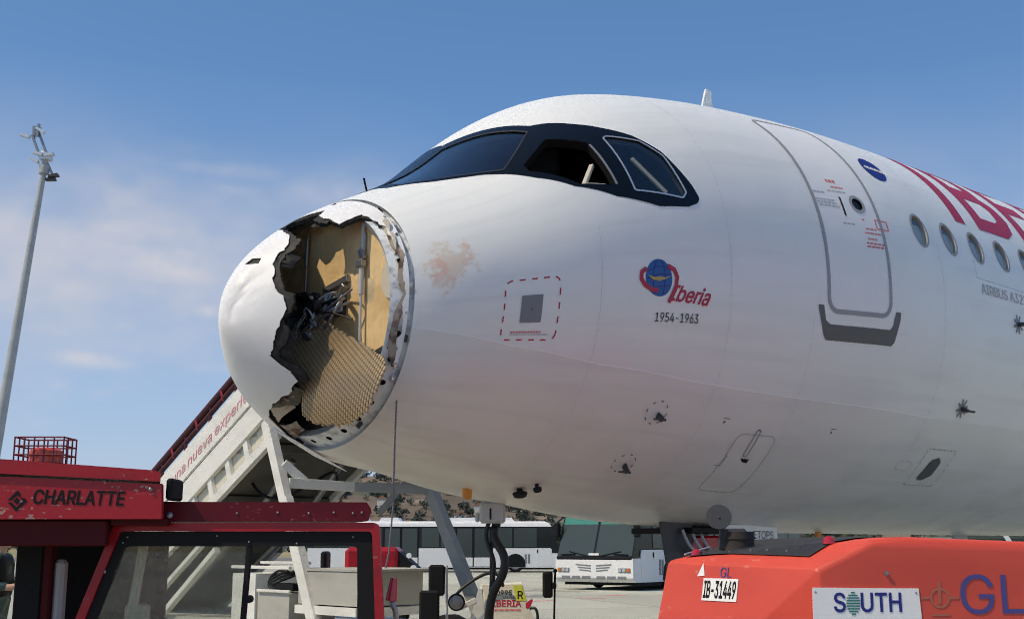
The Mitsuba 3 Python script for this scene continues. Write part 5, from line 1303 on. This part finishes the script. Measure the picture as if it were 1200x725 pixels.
part(ms, 'boom', cat(bar(M1 + HS * np.array([-.35, -.2, .8]), M1 + HS * np.array([-1.15, -.2, 2.7]), .07, .09), bar(M1 + HS * np.array([.1, .2, 1.0]), M1 + HS * np.array([-.75, .2, 3.0]), .07, .09), bar(M1 + HS * np.array([.25, 0, .3]), M1 + HS * np.array([.75, 0, -.75]), .06, .08), bar(M1 + HS * np.array([-1.05, 0, 2.4]), M1 + HS * np.array([-1.1, 0, 3.5]), .10, .10), bar(M1 + HS * np.array([-.8, 0, 2.6]), M1 + HS * np.array([-.72, 0, 3.7]), .10, .10), bar(M1 + HS * np.array([-1.2, 0, 3.3]), M1 + HS * np.array([-.5, 0, 3.3]), .06, .08)), 'm_steel')
for p, a in (((-1.75, 0, 2.62), .25), ((-.50, -.1, 3.05), .5), ((-.75, -.2, .45), .45), ((.85, 0, -.80), -.2), ((.55, .2, -1.05), -.1), ((-.4, -.4, .95), .2), ((.45, -.3, .9), -.3)):
    c, s = math.cos(a), math.sin(a); bm = hull([(x, y, z) for x, z in ((-.42, -.04), (-.30, .12), (.30, .14), (.36, -.10)) for y in (-.22, .22)])
    bm.apply_transform([[c, 0, s, 0], [0, 1, 0, 0], [-s, 0, c, 0], [0, 0, 0, 1]]).apply_scale(HS * 1.1).apply_translation(M1 + HS * np.array(p))
    fl = part(ms, 'floodlight', bm, 'm_silver' if p[2] > -.5 else 'm_darkmetal')

# ------------------------------------------------------------------ small red service tractor in the distance, far vehicles
rt = thing('service_tractor', 'small red tow tractor parked on the apron behind the stairs', 'tractor')
RX, RY = -3.25, 24.0
part(rt, 'body', cat(bbox(RX, RX + 1.05, RY, RY + 1.1, .35, 1.58, .08), bbox(RX - .9, RX, RY, RY + 1.1, .35, .95, .08)), 'm_red_tractor')
part(rt, 'seat', cat(bbox(RX - .5, RX - .38, RY + .2, RY + .8, .95, 1.5, .04)), 'm_black')
part(rt, 'engine_hood', hull([(RX + 1.05, RY + y, z) for y in (.05, 1.0) for z in (.4, 1.5)] + [(RX + 1.45, RY + y, z) for y in (.05, 1.0) for z in (.4, 1.15)]), 'm_black')
lk = part(rt, 'headlight', cat(cyl((RX + 1.34, RY + .02, 1.18), (RX + 1.34, RY - .02, 1.18), .06), cyl((RX + 1.25, RY + .02, 1.42), (RX + 1.25, RY - .02, 1.42), .05)), 'm_white_print')
for x in (RX - .5, RX + .9):
    for y in (RY, RY + 1.1):
        wheel(rt, (x, y, .3), (0, 1, 0), .3, .2)

sv = thing('service_truck', 'dark airport service truck with white bars beyond the red power unit', 'truck')
VX, VY = 17.6, 44.0
part(sv, 'body', cat(bbox(VX - 1.5, VX + 6.0, VY + .5, VY + 2.6, .5, 1.95, .1)), 'm_leaf_dark')
part(sv, 'lower_body', bbox(VX - 1.5, VX + 6.0, VY + .4, VY + .49, .45, 1.45, .04), 'm_redlamp')
part(sv, 'cab', bbox(VX - 3.2, VX - 1.52, VY + .5, VY + 2.5, .5, 1.9, .15), 'm_panelgrey')
for x in (VX + .05, VX + 1.25):
    part(sv, 'bar', bar((x, VY + .3, 2.1), (x + .75, VY + .3, .8), .16, .06, up=(0, 1, 0)), 'm_white_print')
for x in (VX - 2.4, VX + 4.5):
    for y in (VY + .5, VY + 2.5):
        wheel(sv, (x, y, .42), (0, 1, 0), .42, .26)

# ------------------------------------------------------------------ officer seen through the tractor's doorway
import manifold3d as m3


def chain(joints):
    """joined tapered limbs: list of [(point, radius), ...] chains, welded and smoothed"""
    parts = []
    for ch in joints:
        for (p, r), (q, s) in zip(ch[:-1], ch[1:]):
            sp = [m3.Manifold.sphere(r, 20).translate(tuple(map(float, p))), m3.Manifold.sphere(s, 20).translate(tuple(map(float, q)))]
            parts.append(m3.Manifold.batch_hull(sp))
    m = m3.Manifold.batch_boolean(parts, m3.OpType.Add).refine_to_length(.03); g = m.to_mesh()
    t = trimesh.Trimesh(g.vert_properties[:, :3], g.tri_verts); trimesh.smoothing.filter_taubin(t, iterations=12); return t


pe = thing('person', 'person in dark green uniform and black vest beyond the tractor doorway', 'person')
PO = np.array([-6.10, 14.75, 0])


def pm(joints):
    return chain([[(np.array(p) + PO, r) for p, r in ch] for ch in joints])


hand = []
for k, (dy, ln) in enumerate(((-.03, .075), (-.01, .085), (.01, .08), (.03, .065))):
    hand.append([((.43, -.17 + dy * .8, 1.17), .009), ((.43 + ln * .55, -.17 + dy, 1.165), .008), ((.43 + ln * .8, -.17 + dy, 1.14), .007)])
body = [[((0, 0, 1.50), .055), ((.02, 0, 1.60), .055)], [((.03, 0, 1.64), .085), ((.03, 0, 1.71), .098), ((.0, 0, 1.72), .095)], [((.06, 0, 1.63), .06), ((.05, 0, 1.66), .075)], [((.125, 0, 1.665), .016), ((.132, 0, 1.645), .018)],
        [((.02, -.22, 1.14), .042), ((.24, -.20, 1.13), .038), ((.36, -.17, 1.17), .028), ((.42, -.17, 1.17), .032)], [((.38, -.17, 1.17), .02), ((.41, -.20, 1.20), .010), ((.45, -.20, 1.205), .008)]] + hand + [[((.03, .21, 1.14), .042), ((.22, .19, 1.16), .036), ((.33, .12, 1.17), .028), ((.40, .06, 1.17), .03), ((.46, .03, 1.17), .010)]]
part(pe, 'body', pm(body), 'm_skin', True)
part(pe, 'shirt', pm([[((0, -.15, 1.46), .075), ((0, .15, 1.46), .075)], [((0, -.10, 1.36), .12), ((0, .10, 1.36), .12)], [((0, -.19, 1.45), .078), ((.0, -.235, 1.30), .066), ((.02, -.235, 1.15), .058), ((.15, -.21, 1.14), .052)], [((0, .19, 1.45), .078), ((.0, .235, 1.30), .066), ((.03, .225, 1.15), .058), ((.15, .20, 1.15), .05)], [((0, -.08, 1.10), .12), ((0, .08, 1.10), .12)], [((0, 0, 1.35), .14), ((0, 0, 1.05), .13)]]), 'm_sleeve', True)
part(pe, 'vest', pm([[((0, -.10, 1.38), .135), ((0, .10, 1.38), .135)], [((.01, -.09, 1.22), .138), ((.01, .09, 1.22), .138)], [((0, -.09, 1.08), .132), ((0, .09, 1.08), .132)], [((0, -.09, 1.38), .135), ((0, -.09, 1.08), .132)], [((0, .09, 1.38), .135), ((0, .09, 1.08), .132)], [((-.0, -.17, 1.12), .06), ((.06, -.18, 1.08), .05)]]), 'm_black', True)
part(pe, 'trousers', pm([[((0, -.07, .98), .13), ((0, .07, .98), .13)], [((0, -.09, .95), .115), ((.03, -.10, .52), .075), ((.0, -.11, .12), .058)], [((0, .09, .95), .115), ((-.02, .11, .52), .075), ((-.05, .12, .12), .058)]]), 'm_uniform', True)
part(pe, 'boot', pm([[((-.01, -.11, .12), .06), ((0, -.11, .05), .05), ((.16, -.115, .045), .042)]]), 'm_black', True)
part(pe, 'boot', pm([[((-.06, .12, .12), .06), ((-.05, .12, .05), .05), ((.11, .13, .045), .042)]]), 'm_black', True)
part(pe, 'cap', pm([[((.0, 0, 1.75), .098), ((.03, 0, 1.76), .096)], [((.06, 0, 1.745), .07), ((.16, 0, 1.73), .035)]]), 'm_uniform', True)
part(pe, 'arm_badge', trimesh.creation.icosphere(2, .028).apply_scale([1, .3, 1]).apply_translation(PO + np.array([.005, -.300, 1.37])), 'm_gold_print', True)
